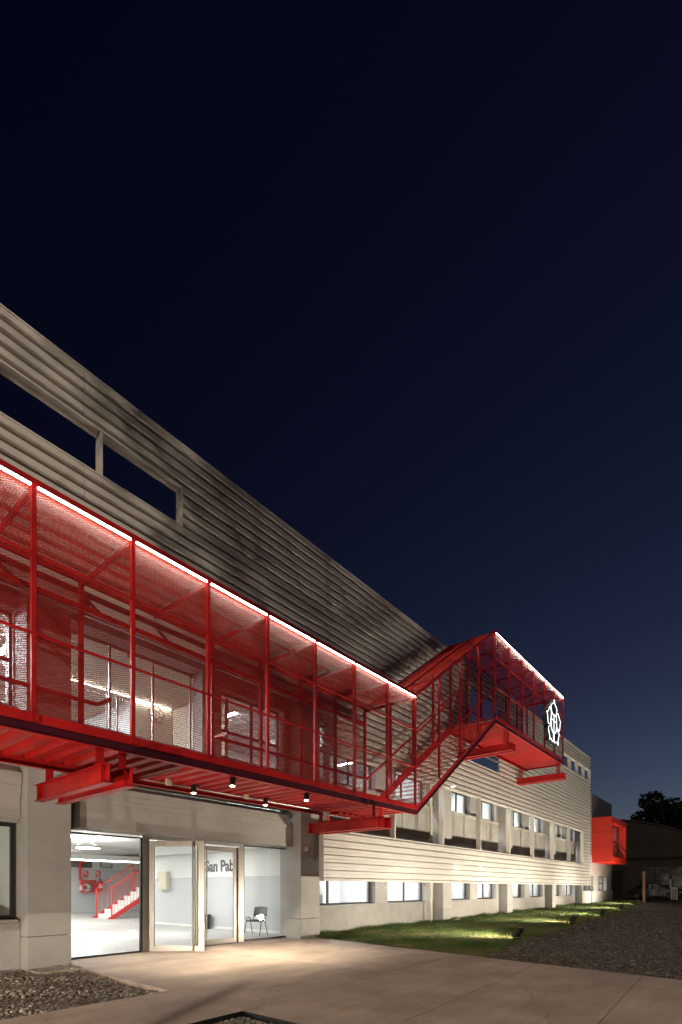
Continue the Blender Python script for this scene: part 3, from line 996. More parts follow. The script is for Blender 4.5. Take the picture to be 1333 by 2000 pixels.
# posts
for k in range(KMIN, 18):
    x = xk(k)
    z = zb(x)
    part("post", MB().box(x-.030, x+.030, YO-.03, YO+.03, z+HB-.02, z+HT+.06))
    bp = MB().box(x-.055, x+.055, YO-.066, YO-.0555, z+.16, z+.25)
    for sx_ in (-.035, .035):
        bp.tube([(x+sx_, YO-.066, z+.205), (x+sx_, YO-.078, z+.205)], .010, 6)
    part("base_plate", bp)
    if not (k in (2,)):
        part("inner_post", MB().box(x-.035, x+.035, YI-.035, YI+.035, z+HB-.05, z+HT+.03))
    # cross beam under the roof and a knee brace
    part("cross_beam", MB().box(x-.025, x+.025, YO+.031, YI-.036, z+HT-.06, z+HT+.02))
def run(name, y, dz, w, h, m="red_paint", x0=xk(KMIN), x1=XEND, segs=((None, None),)):
    """a bar that follows the walkway line at height dz above the channel underside"""
    ks = [x0] + [q for q in (XC, XR) if x0 < q < x1] + [x1]
    for a, b in zip(ks, ks[1:]):
        part(name, MB().beam((a, y, zb(a)+dz), (b, y, zb(b)+dz), w, h), m)
run("top_rail", YO, HT+.05, .07, .07)
run("inner_top_rail", YI, HT+.05, .07, .07)
run("roof_purlin", (YO+YI)/2, HT+.085, .04, .04)
run("mesh_rail", YO-.012, HB+1.05, .035, .03)
run("mesh_rail", YO-.012, HB+2.10, .035, .03)
run("inner_head", YI, HT-.42, .06, .09, x1=XC)
run("hand_rail", YI-.06, 1.22, .045, .06, x1=xk(1)+.25)
run("hand_rail", YI-.06, 1.22, .045, .06, x0=xk(3), x1=XEND)
run("hand_rail", YO+.09, 1.22, .04, .04, x0=XC-.6, x1=XR+.3)
for x in (xk(1)+.27, xk(3)+.03):
    part("rail_return", MB().beam((x, YI-.09, ZL+1.22), (x, YI-.5, ZL+1.22), .045, .05))

# outer edge channel: web with shade in its colour, flanges, upper lit plate (mitred pieces per run)
def channel(y, sgn, x0, x1, z_off=0.0, m="red_paint", plate=True, hh=0.15, web_at=0.0):
    ks = [x0] + [q for q in (XC, XR) if x0 < q < x1] + [x1]
    for a, b in zip(ks, ks[1:]):
        za, zc = zb(a)+z_off, zb(b)+z_off
        def ext(y0, y1, d0, d1):
            mb = MB()
            mb.add([(a,y0,za+d0),(b,y0,zc+d0),(b,y1,zc+d0),(a,y1,za+d0),(a,y0,za+d1),(b,y0,zc+d1),(b,y1,zc+d1),(a,y1,za+d1)],
                   [(3,2,1,0),(4,5,6,7),(0,1,5,4),(1,2,6,5),(2,3,7,6),(3,0,4,7)])
            return mb
        yb = y + sgn*0.0855
        lo, hi = sorted((y + sgn*web_at, y + sgn*(web_at+.010)))
        w = ext(lo, hi, 0.0085, hh-.0085)
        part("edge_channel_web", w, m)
        lo, hi = sorted((y, yb))
        part("edge_channel_flange", ext(lo, hi, 0, .008), "red_paint")
        part("edge_channel_flange", ext(lo, hi, hh-.008, hh), "red_paint")
        if plate:
            lo, hi = sorted((y-sgn*.004, y + sgn*.006))
            part("kick_plate", ext(lo, hi, hh+.002, hh+.115), "red_paint")
channel(YO-.05, 1, xk(KMIN), XEND, m="red_paint_shaded", hh=.148, web_at=.018)
channel(YI+.06, -1, xk(KMIN), 10.45, z_off=-.06, plate=False, hh=.22)
channel(YI+.06, -1, XC, XR, z_off=.0, plate=False, hh=.24)
channel(YI+.06, -1, XR, XEND, z_off=-.06, plate=False, hh=.22)
part("end_channel", MB().box(XEND-.01, XEND, YO-.04, YI+.05, ZU+.01, ZU+.15))
part("end_rail", MB().box(XEND-.03, XEND+.03, YO+.035, YI-.036, ZU+HT+.021, ZU+HT+.08))

# deck: hat ribs across the walkway and a sheet above
def hat(w, d):
    return [(-w*.5, d), (-w*.32, 0), (w*.32, 0), (w*.5, d), (w*.5, d+.004), (w*.47, d+.004), (w*.30, .004), (-w*.30, .004), (-w*.47, d+.004), (-w*.5, d+.004)]
rib = MB().prism([(x, z) for x, z in hat(0.21, 0.085)], 1, -0.86, 0.865)
rib_o = rib.build("deck_rib", "red_paint", None, origin=(0,0,0))
rib_me = rib_o.data
bpy.data.objects.remove(rib_o)
def ribs(x0, x1, z, step):
    n = int((x1-x0)/step)
    for i in range(n):
        place("deck_rib", rib_me, (x0 + (i+.5)*step, (YO+YI)/2, z), wk)
ribs(xk(KMIN), XC-.05, ZL+.035, 0.30)
ribs(XR+.05, XEND-.05, ZU+.035, 0.235)
part("deck_sheet", MB().box(xk(KMIN), XC, YO, YI, ZL+.126, ZL+.138), "deck_sheet")
part("deck_sheet", MB().box(XR, XEND, YO, YI, ZU+.126, ZU+.138), "deck_sheet")
# short folded trim where the inner channel stops
zz = MB()
pts = []
for i in range(13):
    pts.append((10.62 + i*.13, ZL-.02 + (0.075 if i % 2 else 0)))
for (xa, za), (xb_, zb_) in zip(pts, pts[1:]):
    zz.add([(xa, YI-.35, za), (xb_, YI-.35, zb_), (xb_, YI+.05, zb_), (xa, YI+.05, za)], [(0,1,2,3)])
part("folded_sheet", zz)

# stair: grating treads, saw-tooth stringer plates
NT = 22
going, riser = (XR-XC)/NT, RISE/NT
tm = MB()
for q in range(4):
    tm.box(q*.068, q*.068+.006, YO+.07, YI-.05, -.008, 0)
for yy in (YO+.075, (YO+YI)/2, YI-.06):
    tm.box(.006, .210, yy-.004, yy+.004, -.014, -.0085)
to = tm.build("tread", "red_paint", None, origin=(0,0,0))
tme = to.data
bpy.data.objects.remove(to)
for i in range(NT):
    place("tread", tme, (XC + (i+.05)*going, 0, ZL + .18 + (i+1)*riser), wk)
saw = [(XC-.1, ZL+.12)]
for i in range(NT):
    saw += [(XC + i*going, ZL+.15+i*riser), (XC + i*going + .02, ZL+.17+(i+1)*riser)]
saw += [(XR, ZL+.17+RISE), (XR, ZU+.02), (XC+.02, ZL+.0)]
poly = [(x, z) for x, z in saw]
up_ = poly[:-3]
sm = MB()
for (xa, za), (xb_, zb_) in zip(up_, up_[1:]):
    if xb_ - xa < 1e-6: continue
    la, lb_ = zb(xa)+.05, zb(xb_)+.05
    sm.add([(xa, YI-.03, la), (xb_, YI-.03, lb_), (xb_, YI-.03, zb_+.03), (xa, YI-.03, za+.03), (xa, YI-.022, la), (xb_, YI-.022, lb_), (xb_, YI-.022, zb_+.03), (xa, YI-.022, za+.03)],
           [(0,1,2,3),(7,6,5,4),(2,6,7,3),(0,4,5,1)])
part("stair_stringer", sm)

# carrier I-beams in pairs, hung on straps
def ibeam(x, y0, y1, z0, h=0.28, b=0.15, t=.010):
    m = MB().box(x-b/2, x+b/2, y0, y1, z0, z0+t).box(x-b/2, x+b/2, y0, y1, z0+h-t, z0+h).box(x-t*.4, x+t*.4, y0, y1, z0+t, z0+h-t)
    for y in (y0+.12, y1-.12):
        m.box(x-b/2+.006, x+b/2-.006, y-.005, y+.005, z0+t+.001, z0+h-t-.001)
    return part("carrier_beam", m)
for (x, z, d, style) in ((3.52, 2.885, .34, 0), (10.32, 2.885, .33, 0), (18.72, 6.53, .30, 1), (25.15, 6.53, .28, 1)):
    for q in range(2):
        xx = x + q*d
        ibeam(xx, 7.10, 9.62, z)
        base = ZL if style == 0 else ZU
        for y in (YO+.0, YI+.02):
            top = base + .001 if y < 8 else base - .061
            if style == 0:
                part("hanger_strap", MB().box(xx-.06, xx+.06, y-.006, y+.006, z+.281, top))
            else:
                for s in (-.05, .05):
                    for s2 in (-.03, .03):
                        part("hanger_rod", MB().tube([(xx+s, y+s2, z+.281), (xx+s, y+s2, top)], .010, 6))

# LED bars under the top rail between the posts
led_l = MOD - .085
for k in range(KMIN, 17):
    if 7 <= k < 11:
        continue
    xa = xk(k) + .042
    z = zb(xk(k)) + HT - .035
    part("led_profile", MB().box(xa, xa+led_l, YO-.054, YO-.018, z+.021, z+.032), "galvanised")
    part("led_shield", MB().box(xa, xa+led_l, YO-.018, YO-.015, z+.002, z+.0205), "galvanised")
    part("led_bar", MB().box(xa, xa+led_l, YO-.042, YO-.026, z+.006, z+.020), "led_warm")
# thin LED bars on the stair flight, mostly hidden by the rail
for k in range(7, 11):
    a, b = xk(k)+.05, xk(k+1)-.05
    part("led_bar", MB().beam((a, YO+.06, zb(a)+HT-.02), (b, YO+.06, zb(b)+HT-.02), .016, .012), "led_dim")

# ================================================================== LOGO SIGN
def catmull(pts, n=6, closed=True):
    out = []
    m = len(pts)
    rngk = range(m) if closed else range(m-1)
    for i in rngk:
        p0, p1, p2, p3 = (pts[(i-1) % m], pts[i], pts[(i+1) % m], pts[(i+2) % m]) if closed else (pts[max(i-1,0)], pts[i], pts[i+1], pts[min(i+2,m-1)])
        for q in range(n):
            t = q/n
            out.append(tuple(0.5*((2*b) + (-a+c)*t + (2*a-5*b+4*c-d)*t*t + (-a+3*b-3*c+d)*t**3) for a, b, c, d in zip(p0, p1, p2, p3)))
    return out
petals = [
    [(478,385),(495,500),(530,590),(553,660),(545,750),(523,835),(478,815),(425,765),(408,700),(390,600),(392,515),(440,490),(468,450)],
    [(268,690),(302,712),(328,640),(352,575),(376,612),(394,690),(397,800),(386,900),(383,985),(384,1052),(345,1050),(312,1025),(303,960),(298,860),(290,770)],
    [(536,860),(552,785),(576,768),(602,840),(632,955),(657,1012),(642,1070),(636,1180),(616,1262),(590,1220),(550,1165),(546,1040),(543,940)],
    [(388,1102),(345,1110),(316,1160),(332,1280),(356,1400),(352,1490),(386,1452),(412,1512),(436,1560),(457,1520),(458,1420),(458,1315),(420,1240),(398,1165)],
    [(476,1330),(474,1430),(478,1520),(492,1592),(520,1560),(552,1590),(588,1652),(582,1540),(612,1390),(602,1320),(572,1245),(548,1195),(532,1270),(505,1320)],
]
core = [(436,772),(478,815),(523,838),(543,940),(546,1060),(540,1190),(520,1290),(490,1335),(455,1310),(415,1220),(394,1110),(386,990),(390,880),(405,800)]
cross = [[(471,818),(470,1325)], [(398,905),(541,1035)]]
YL = 7.10
def lp(p):
    q = pix(1050 + p[0]*.07, 1340 + p[1]*.07, Y=YL)
    return (q.x, q.z)
def smooth_shape(raw):
    return catmull([lp(p) for p in raw], 4)
logo_pet = [smooth_shape(q) for q in petals]
logo_core = smooth_shape(core)
logo_cross = [[lp(p) for p in q] for q in cross]
cxl = sum(p[0] for p in logo_core)/len(logo_core)
czl = sum(p[1] for p in logo_core)/len(logo_core)
sign = thing("logo_sign", "black five-petal flower sign with glowing white outlines on the upper walkway", "sign", (cxl, YL, czl-1.1))
def grow(poly, d):
    cx_, cz_ = sum(p[0] for p in poly)/len(poly), sum(p[1] for p in poly)/len(poly)
    out = []
    for x, z in poly:
        v = Vector((x-cx_, z-cz_))
        v = v + v.normalized()*d
        out.append((cx_+v.x, cz_+v.y))
    return out
for q in logo_pet:
    MB().prism(grow(q, .035), 1, YL+.012, YL+.21).build("petal", "black_metal", sign)
MB().prism(grow(logo_core, .03), 1, YL+.018, YL+.20).build("core", "black_metal", sign)
for q in logo_pet + [logo_core]:
    MB().tube([(x, YL, z) for x, z in q], .0085, 6, closed=True).build("outline", "led_white", sign, smooth=True)
for q in logo_cross:
    MB().tube([(x, YL, z) for x, z in q], .008, 6).build("outline", "led_white", sign, smooth=True)
for dx in (-.45, .45):
    MB().box(cxl+dx-.03, cxl+dx+.03, YL+.211, YO-.045, czl-.4, czl-.34).build("bracket", "black_metal", sign)
# the same emblem as a thin dark film on the upper glass door
film = thing("door_emblem", "thin dark flower emblem outline stuck on the upper glass door", "emblem", (6.35, 10.585, 5.0))
s_ = 0.21
for q in logo_pet + [logo_core]:
    MB().tube([(6.32 + (x-cxl)*s_, 10.590, 5.33 + (z-czl)*s_) for x, z in q], .008, 5, closed=True).build("outline", "dark_text", film)

# ================================================================== LAMPS OUTSIDE
WARM = (1.0, 0.89, 0.72)
def floodlight(px, py, lab, power, grp="floodlights along the lawn", at=None, aim=None):
    z0 = 0.02
    if at is not None:
        p, z0 = Vector(at), at[2]
    for _ in range(6 if at is None else 0):
        p = pix(px, py, z=z0)
        z0 = gz(p.x) + 0.01
    f = thing("floodlight", lab, "floodlight", (p.x, p.y, z0), grp)
    x, y, z = p.x, p.y, z0
    tilt = R(38)
    # housing: finned slab leaning back, lens towards the facade (+Y)
    c, s = math.cos(tilt), math.sin(tilt)
    def loc(a, b, h):           # a along X, b outwards along the lens normal, h up along the lens
        yy = b*c - h*s*(-1)*(-1)
        return (x + a, y + b*c - h*s + 0.10, z + .17 + b*s + h*c)
    def hull(a0, a1, b0, b1, h0, h1, tp=0.0):
        vs = [loc(a0,b0,h0), loc(a1,b0,h0), loc(a1,b1,h0), loc(a0,b1,h0), loc(a0+tp,b0,h1), loc(a1-tp,b0,h1), loc(a1-tp,b1,h1), loc(a0+tp,b1,h1)]
        return MB().add(vs, [(3,2,1,0),(4,5,6,7),(0,1,5,4),(1,2,6,5),(2,3,7,6),(3,0,4,7)])
    hull(-.17, .17, -.05, .0, -.12, .17).build("housing", "black_metal", f)
    hull(-.14, .14, .0005, .006, -.10, .14).build("lens", "flood_lens", f)
    for i in range(6):
        a = -.14 + i*.052
        hull(a, a+.012, -.085, -.0505, -.10, .14).build("fin", "black_metal", f)
    for a_ in (-.1715, .1655):
        hull(a_, a_+.006, -.05, .035, -.12, .17).build("cheek", "black_metal", f)
    hull(-.172, .172, .006, .05, .171, .18).build("visor", "black_metal", f)
    MB().tube([(x-.19, y+.08, z), (x-.19, y+.085, z+.19)], .012, 6).tube([(x+.19, y+.08, z), (x+.19, y+.085, z+.19)], .012, 6).tube([(x-.19, y+.08, z+.012), (x+.19, y+.08, z+.012)], .012, 6).build("bracket", "black_metal", f)
    MB().box(x-.06, x+.06, y+.03, y+.13, z-.04, z+.02).build("base", "black_metal", f)
    src = Vector(loc(0, .07, .02))
    l = lamp("flood_lamp", 'SPOT', src, power, WARM, f, spot_size=R(152), spot_blend=0.62, shadow_soft_size=.09, aim=aim or (x-.2, y+4.2, z+4.6))
    return f
floodlight(0, 0, "black floodlight on the gravel bed out of view to the left", 1250, at=(-1.6, 5.6, -.05), aim=(3.2, 8.2, 3.2))
floodlight(1017, 1834, "black floodlight nearest the camera at the edge of lawn and gravel", 1300)
floodlight(1124, 1803, "black floodlight on the lawn edge, second in the row", 1300)
floodlight(1181, 1789, "black floodlight on the lawn edge, third in the row", 1300)
floodlight(1218, 1776, "black floodlight on the lawn edge, fourth in the row", 1200)
floodlight(1246, 1767, "farthest black floodlight, close to the wooden post", 1300)

def downlight(x, y, lab):
    z = ZL - .03
    d = thing("downlight", lab, "downlight", (x, y, z-.10), "downlights under the walkway")
    MB().lathe([(.0, .0), (.052, .0), (.055, -.004), (.055, -.14), (.047, -.14), (.044, -.115)], (x, y, z+.035), 16).build("can", "black_metal", d, smooth=True)
    MB().lathe([(.0, -.022), (.024, -.018), (.040, -.008), (.046, .0)], (x, y, z-.1055), 16).build("lens", "lens_warm", d)
    MB().box(x-.02, x+.13, y-.02, y+.02, z+.036, z+.062).build("bracket", "black_metal", d)
    lamp("downlight_lamp", 'SPOT', (x, y, z-.14), 560, (1.0, .84, .63), d, spot_size=R(78), spot_blend=1.0, shadow_soft_size=.04)
downlight(6.02, 8.72, "black cylinder downlight by the left junction box under the walkway")
downlight(7.93, 8.72, "black cylinder downlight by the right junction box under the walkway")
downlight(6.06, 7.56, "downlight at the walkway's outer edge above the open door")
downlight(8.06, 7.56, "downlight at the walkway's outer edge, nearer the corner")

def jbox(x, y, z, lab):
    j = thing("junction_box", lab, "junction box", (x, y, z))
    MB().bbox(x-.06, x+.06, y-.05, y, z, z+.12, .006).build("case", "cream_paint", j)
    MB().prism([(x-.025, z+.04), (x+.025, z+.04), (x, z+.085)], 1, y-.052, y-.0505).build("warning_mark", "yellow_sign", j)
jbox(5.52, 8.84, ZL-.05, "cream junction box under the walkway above the door's left side")
jbox(7.45, 8.84, ZL-.05, "cream junction box under the walkway above the right glass panel")
jbox(10.42, 9.795, 2.42, "cream junction box on the pillar right of the entrance")
pipe("conduit", [(5.0, 7.7, ZL-.01), (4.98, 8.86, ZL-.01), (7.0, 8.87, ZL-.012), (10.25, 8.87, ZL-.012), (10.35, 8.9, ZL-.10)], .016, "galvanised", "grey conduit running along the underside of the walkway", "conduit")
cc = thing("wall_conduits", "bundle of grey conduits bending under the box on the entrance pillar", "conduit", (10.6, 9.75, 2.2))
for i in range(3):
    o_ = i*.045
    MB().tube([(10.40+o_*.6, 9.765, 2.41), (10.40+o_*.6, 9.765, 2.30-o_*.6), (10.46+o_*.5, 9.765, 2.23-o_*.6), (10.66+o_, 9.765, 2.23-o_*.6), (10.74+o_, 9.765, 2.30-o_*.4), (10.76+o_, 9.765, 3.1)], .013, 6).build("tube", "galvanised", cc, smooth=True)

# street lamp and bare tree behind the camera (they throw the light and the branch shadows on the screen)
SL = Vector((-14.0, -9.0, 20.0))
sl_ = thing("street_lamp", "tall grey lamp mast far behind the photographer's left shoulder", "street lamp", (SL.x-1.2, SL.y-1.2, 0))
MB().tube([(SL.x-1.2, SL.y-1.2, -.1), (SL.x-1.2, SL.y-1.2, 20.1), (SL.x-.9, SL.y-.9, 20.4), (SL.x-.1, SL.y-.1, 20.35)], [.18, .10, .07, .05], 10).build("pole", "galvanised", sl_, smooth=True)
MB().bbox(SL.x-.32, SL.x+.32, SL.y-.16, SL.y+.16, 20.24, 20.36, .02).build("head", "galvanised", sl_)
lamp("street_lamp_bulb", 'POINT', SL, 19000, (1.0, .84, .68), sl_, shadow_soft_size=.14)

def leaf_cloud(centers, radii, n, size, flat=0.8, seed=0):
    r = np.random.default_rng(seed)
    c = r.integers(0, len(centers), n)
    d = r.normal(0, 1, (n, 3)); d /= np.linalg.norm(d, axis=1)[:,None]
    rad = np.asarray(radii)[c] * r.uniform(.45, 1.0, n) ** .6
    p = np.asarray(centers)[c] + d * rad[:,None] * np.array([1, 1, flat])
    a = r.normal(0, 1, (n, 3)); a /= np.linalg.norm(a, axis=1)[:,None]
    b = np.cross(a, r.normal(0, 1, (n, 3))); b /= np.linalg.norm(b, axis=1)[:,None]
    s = size * r.uniform(.6, 1.4, n)[:,None]
    V = np.stack([p - a*s, p + b*s*.55, p + a*s, p - b*s*.55], 1).reshape(-1, 3)
    return V, np.arange(4*n).reshape(-1, 4), r.uniform(0, 1, n)
def tree(name, lab, base, h, crown_r, seed, nleaf, leaf_s, fr0=.35, lean=(0, 0), tk=1.0, grp=None):
    r = random.Random(seed)
    t = thing(name, lab, "tree", base, grp)
    bx_, by_, bz_ = base
    tr = MB()
    top = Vector((bx_ + r.uniform(-.3,.3) + lean[0], by_ + r.uniform(-.3,.3) + lean[1], bz_ + h*.75))
    tr.tube([(bx_, by_, bz_-.2), Vector((bx_, by_, bz_)).lerp(top, .5) + Vector((r.uniform(-.2,.2), r.uniform(-.2,.2), 0)), top], [h*.022*tk, h*.015*tk, h*.005], 8)
    tips = []
    for i in range(16):
        f = r.uniform(fr0, .98)
        s0 = Vector((bx_, by_, bz_)).lerp(top, f)
        a = r.uniform(0, 6.28)
        L = crown_r * r.uniform(.6, 1.05)
        e = s0 + Vector((math.cos(a)*L, math.sin(a)*L, L*r.uniform(.2, .8)))
        mpt = s0.lerp(e, .5) + Vector((r.uniform(-.2,.2), r.uniform(-.2,.2), r.uniform(0,.3)))
        tr.tube([s0, mpt, e], [h*.007, h*.0045, h*.0015], 6)
        tips += [e, mpt]
        for j in range(5):
            q0 = s0.lerp(e, r.uniform(.35, .95))
            q1 = q0 + Vector((r.uniform(-1,1), r.uniform(-1,1), r.uniform(-.2,1)))*crown_r*.35
            tr.tube([q0, q1], [h*.003, h*.001], 5)
            tips.append(q1)
    tr.build("trunk", "bark", t, smooth=True)
    if nleaf:
        V, F, rd = leaf_cloud([tuple(q) for q in tips], [crown_r*.28]*len(tips), nleaf, leaf_s, seed=seed)
        np_mesh("crown", V, F, "leaf", t, loc=WL[t]*0, rnd=rd)
    return t
tree("bare_tree", "sparse tree standing behind the photographer, shading the screen", (-10.5, -2.2, 0), 20.5, 2.9, 21, 8000, .085, fr0=.86, lean=(8.8, .6), tk=.13)

# ================================================================== INSIDE THE HALL
# ring lamps
def ring_lamp(px, py, d, lab, t=20.0, zc=3.28):
    u, v = (px-666.5)/1000, (1735-py)/1000
    ring_at(Vector(((UX+UY*u)*t, (UY-UX*u)*t, CAMZ + v*t)), d, lab, zc)
def ring_at(c, d, lab, zc=3.28):
    g_ = thing("ring_lamp", lab, "pendant lamp", (c.x, c.y, c.z), "ring lamps in the hall")
    r = d/2
    MB().lathe([(r-.05, 0.0), (r, 0.0), (r, .09), (r-.05, .09), (r-.05, 0.0)], c, 40).build("hoop", "galvanised", g_, smooth=True)
    MB().lathe([(0, -.004), (r-.05, -.004)], c, 40).build("diffuser", "ring_white", g_)
    MB().lathe([(r-.2, .094), (r-.06, .094)], c, 40).build("fill_uplight", "fill_uplight_white", g_)  # upper glow added to brighten the hall ceiling
    for k in range(3):
        a = k*2.094 + .4
        MB().tube([(c.x+math.cos(a)*(r-.03), c.y+math.sin(a)*(r-.03), c.z+.09), (c.x, c.y, zc)], .0016, 5).build("wire", "galvanised", g_)
ring_lamp(172, 1657, .92, "ring pendant lamp hanging fully visible in the left hall glass", 19.5)
ring_lamp(152, 1634, .92, "nearer ring pendant lamp half hidden by the left pillar", 15.0)
ring_lamp(330, 1650, .92, "ring pendant lamp seen at the top of the open door", 15.5, 3.28)

def tube_light(name, x0, x1, y, z, lab, grp, m="tube_white", along='x', w=.07):
    if along == 'x':
        t = thing(name, lab, "ceiling light", ((x0+x1)/2, y, z), grp)
        MB().box(x0, x1, y-w, y+w, z+.012, z+.06).build("housing", "white_paint", t)
        MB().box(x0+.02, x1-.02, y-w*.8, y+w*.8, z, z+.011).build("diffuser", m, t)
    else:
        t = thing(name, lab, "ceiling light", (y, (x0+x1)/2, z), grp)
        MB().box(y-w, y+w, x0, x1, z+.012, z+.06).build("housing", "white_paint", t)
        MB().box(y-w*.8, y+w*.8, x0+.02, x1-.02, z, z+.011).build("diffuser", m, t)
tube_light("linear_light", 5, 20, 23.36, 2.66, "long linear light on the mezzanine beam above the stair", None, w=.035)
for (x, y) in ((4.6, 12.8), (4.4, 17), (4.8, 22), (5.2, 27), (20, 20.5), (20, 26.5), (25, 23), (10.2, 27.6), (7.5, 24.5), (18.5, 22), (16.5, 19.5), (8.2, 21.5)):  # extra lamps added out of sight to light the hall
    ring_at(Vector((x, y, 2.95)), .92, "unseen ring pendant lamp added to brighten the hall")
ORD = ["first", "second", "third", "fourth", "fifth", "sixth", "seventh", "eighth", "ninth", "tenth"]
for bi, (a, b) in enumerate(BAYS + [(40.2, 48.5)]):
    for fi, f in enumerate((.27, .73)):
        x = a + (b-a)*f
        nth = ORD[bi*2 + fi]
        tube_light("office_light", 11.6, 14.2, x, 3.22, f"linear ceiling light behind the {nth} low window right of the entrance", "ceiling lights of the ground floor rooms", m="room_tube", along='y')
        tube_light("office_light", 11.8, 13.6, x, 6.50, f"linear ceiling light behind the {nth} upper window right of the entrance pillar", "ceiling lights of the upper rooms", m="room_tube", along='y')
tube_light("office_light", 11.8, 13.6, 9.6, 6.50, "linear ceiling light in the upper window right of the glass doors", "ceiling lights of the upper rooms", m="room_tube", along='y')
tube_light("office_light", 11.8, 13.6, 1.6, 6.42, "linear ceiling light behind the upper left window", None, m="room_tube", along='y')
tube_light("office_light", 11.2, 12.4, 1.2, 3.1, "dim ceiling light in the room behind the left ground floor window", None, m="dim_tube", along='y')
tube_light("cove_light", 3.4, 8.2, 12.93, 6.46, "thin linear light along the ceiling of the upper vestibule", None, m="vestibule_tube", w=.012)
tube_light("vestibule_fill_light", 10.9, 13.4, 2.6, 6.42, "added ceiling light just inside the upper left window, brightening the vestibule", None, m="room_tube", along='y')  # hidden lamps added to brighten the vestibule from the left
tube_light("vestibule_fill_light", 10.95, 13.4, 3.85, 6.42, "added ceiling light just left of the upper glass doors, brightening the vestibule", None, m="room_tube", along='y')
tube_light("vestibule_light", 16, 20, 5.4, 6.40, "ceiling light deep inside the upper vestibule", None, m="room_tube", along='y')
def spot_head(px, py, lab):
    p = pix(px, py, z=6.34)
    s = thing("track_spot", lab, "spotlight", (p.x, p.y, p.z))
    MB().tube([(p.x, p.y, 6.49), (p.x, p.y, 6.40)], .008, 6).build("stem", "black_metal", s)
    MB().tube([(p.x, p.y-.02, 6.41), (p.x+.02, p.y-.10, 6.30)], .035, 10).build("head", "black_metal", s, smooth=True)
    MB().tube([(p.x+.021, p.y-.103, 6.297), (p.x+.022, p.y-.107, 6.293)], .030, 10).build("lens", "lens_warm", s)
spot_head(250, 1287, "bright ceiling spotlight in the upper vestibule by the middle post")
spot_head(150, 1345, "small ceiling spotlight at the left edge of the upper opening")

# staircase
st = thing("staircase", "red steel staircase with slim balusters inside the entrance hall", "staircase", (11.3, 22.6, 0))
sx, sy0, sy1 = 11.15, 22.55, 24.0
ss = 0.65
NS = 13
for i in range(NS):
    x = sx + .15 + i*.315
    z = .205*(i+1)
    MB().bbox(x, x+.33, sy0+.05, sy1-.05, z-.05, z, .004).build("step", "white_wall", st)
    MB().box(x+.003, x+.018, sy0+.05, sy1-.05, z-.205, z-.051).build("riser", "white_wall", st)
xe, ze = sx + .15 + NS*.315, .205*NS
for y in (sy0, sy1):
    poly = [(sx-.12, 0.008), (sx+.25, 0.008), (xe+.1, ze-.26), (xe+.1, ze+.10), (sx+.16, .17)]
    MB().prism([(x, z) for x, z in poly], 1, y-.02, y+.02).build("stringer", "red_pipe", st)
    MB().tube([(sx+.12, y, .1), (sx+.12, y, 1.38)], .034, 8).tube([(sx+.12, y, 1.38), (xe, y, 1.38+ze)], .032, 8).build("handrail", "red_pipe", st, smooth=True)
    MB().tube([(sx+.12, y, 1.1), (xe, y, 1.1+ze)], .010, 6).build("rail_bar", "red_pipe", st, smooth=True)
    for i in range(28):
        x = sx + .25 + i*.152
        zz_ = (x-sx-.12)*ss
        MB().tube([(x, y, zz_+.12), (x, y, zz_+1.1)], .008, 5).build("baluster", "red_pipe", st)
    MB().tube([(sx+1.9, y, 1.3), (sx+1.9, y, 2.53)], .024, 8).build("rail_post", "red_pipe", st)

# fire point on the back wall
def on_back(px, py): return pix(px, py, Y=29.55)
a, b = on_back(157, 1719), on_back(185, 1743)
fh = thing("fire_hose_cabinet", "red fire hose cabinet with glass front on the back wall", "fire cabinet", ((a.x+b.x)/2, 29.5, b.z))
x0, x1, z1, z0 = a.x, b.x, a.z, b.z
MB().box(x0, x1, 29.35, 29.58, z0, z0+.05).box(x0, x1, 29.35, 29.58, z1-.05, z1).box(x0, x0+.10, 29.35, 29.58, z0+.05, z1-.05).box(x1-.05, x1, 29.35, 29.58, z0+.05, z1-.05).box(x0+.1, x1-.05, 29.54, 29.58, z0+.05, z1-.05).build("case", "red_pipe", fh)
for q in range(3):
    MB().tube([((x0+x1)/2 - .25 + .05*q + .22*math.cos(t), 29.44-.03*q, (z0+z1)/2 - .1 + .2*math.sin(t)) for t in np.linspace(0, 6.0, 14)], .035, 6).build("hose", "white_paint", fh, smooth=True)
MB().box(x0+.1, x1-.05, 29.345, 29.349, z0+.05, z1-.05).build("pane", "glass", fh)
e = on_back(193, 1742)
ex = thing("fire_extinguisher", "red fire extinguisher on the back wall beside the hose cabinet", "extinguisher", (e.x, 29.45, e.z))
MB().lathe([(0, 0), (.11, 0), (.12, .04), (.12, .5), (.07, .58), (.035, .62), (.03, .68)], (e.x, 29.42, e.z), 14).build("cylinder", "red_pipe", ex, smooth=True)
MB().box(e.x-.05, e.x+.06, 29.40, 29.44, e.z+.68, e.z+.74).build("valve", "black_plastic", ex)
MB().tube([(e.x+.04, 29.41, e.z+.70), (e.x+.15, 29.40, e.z+.6), (e.x+.14, 29.40, e.z+.25)], .018, 6).build("hose", "black_plastic", ex, smooth=True)
MB().box(e.x-.1, e.x+.1, 29.29, 29.298, e.z+.2, e.z+.42).build("label", "white_paint", ex)
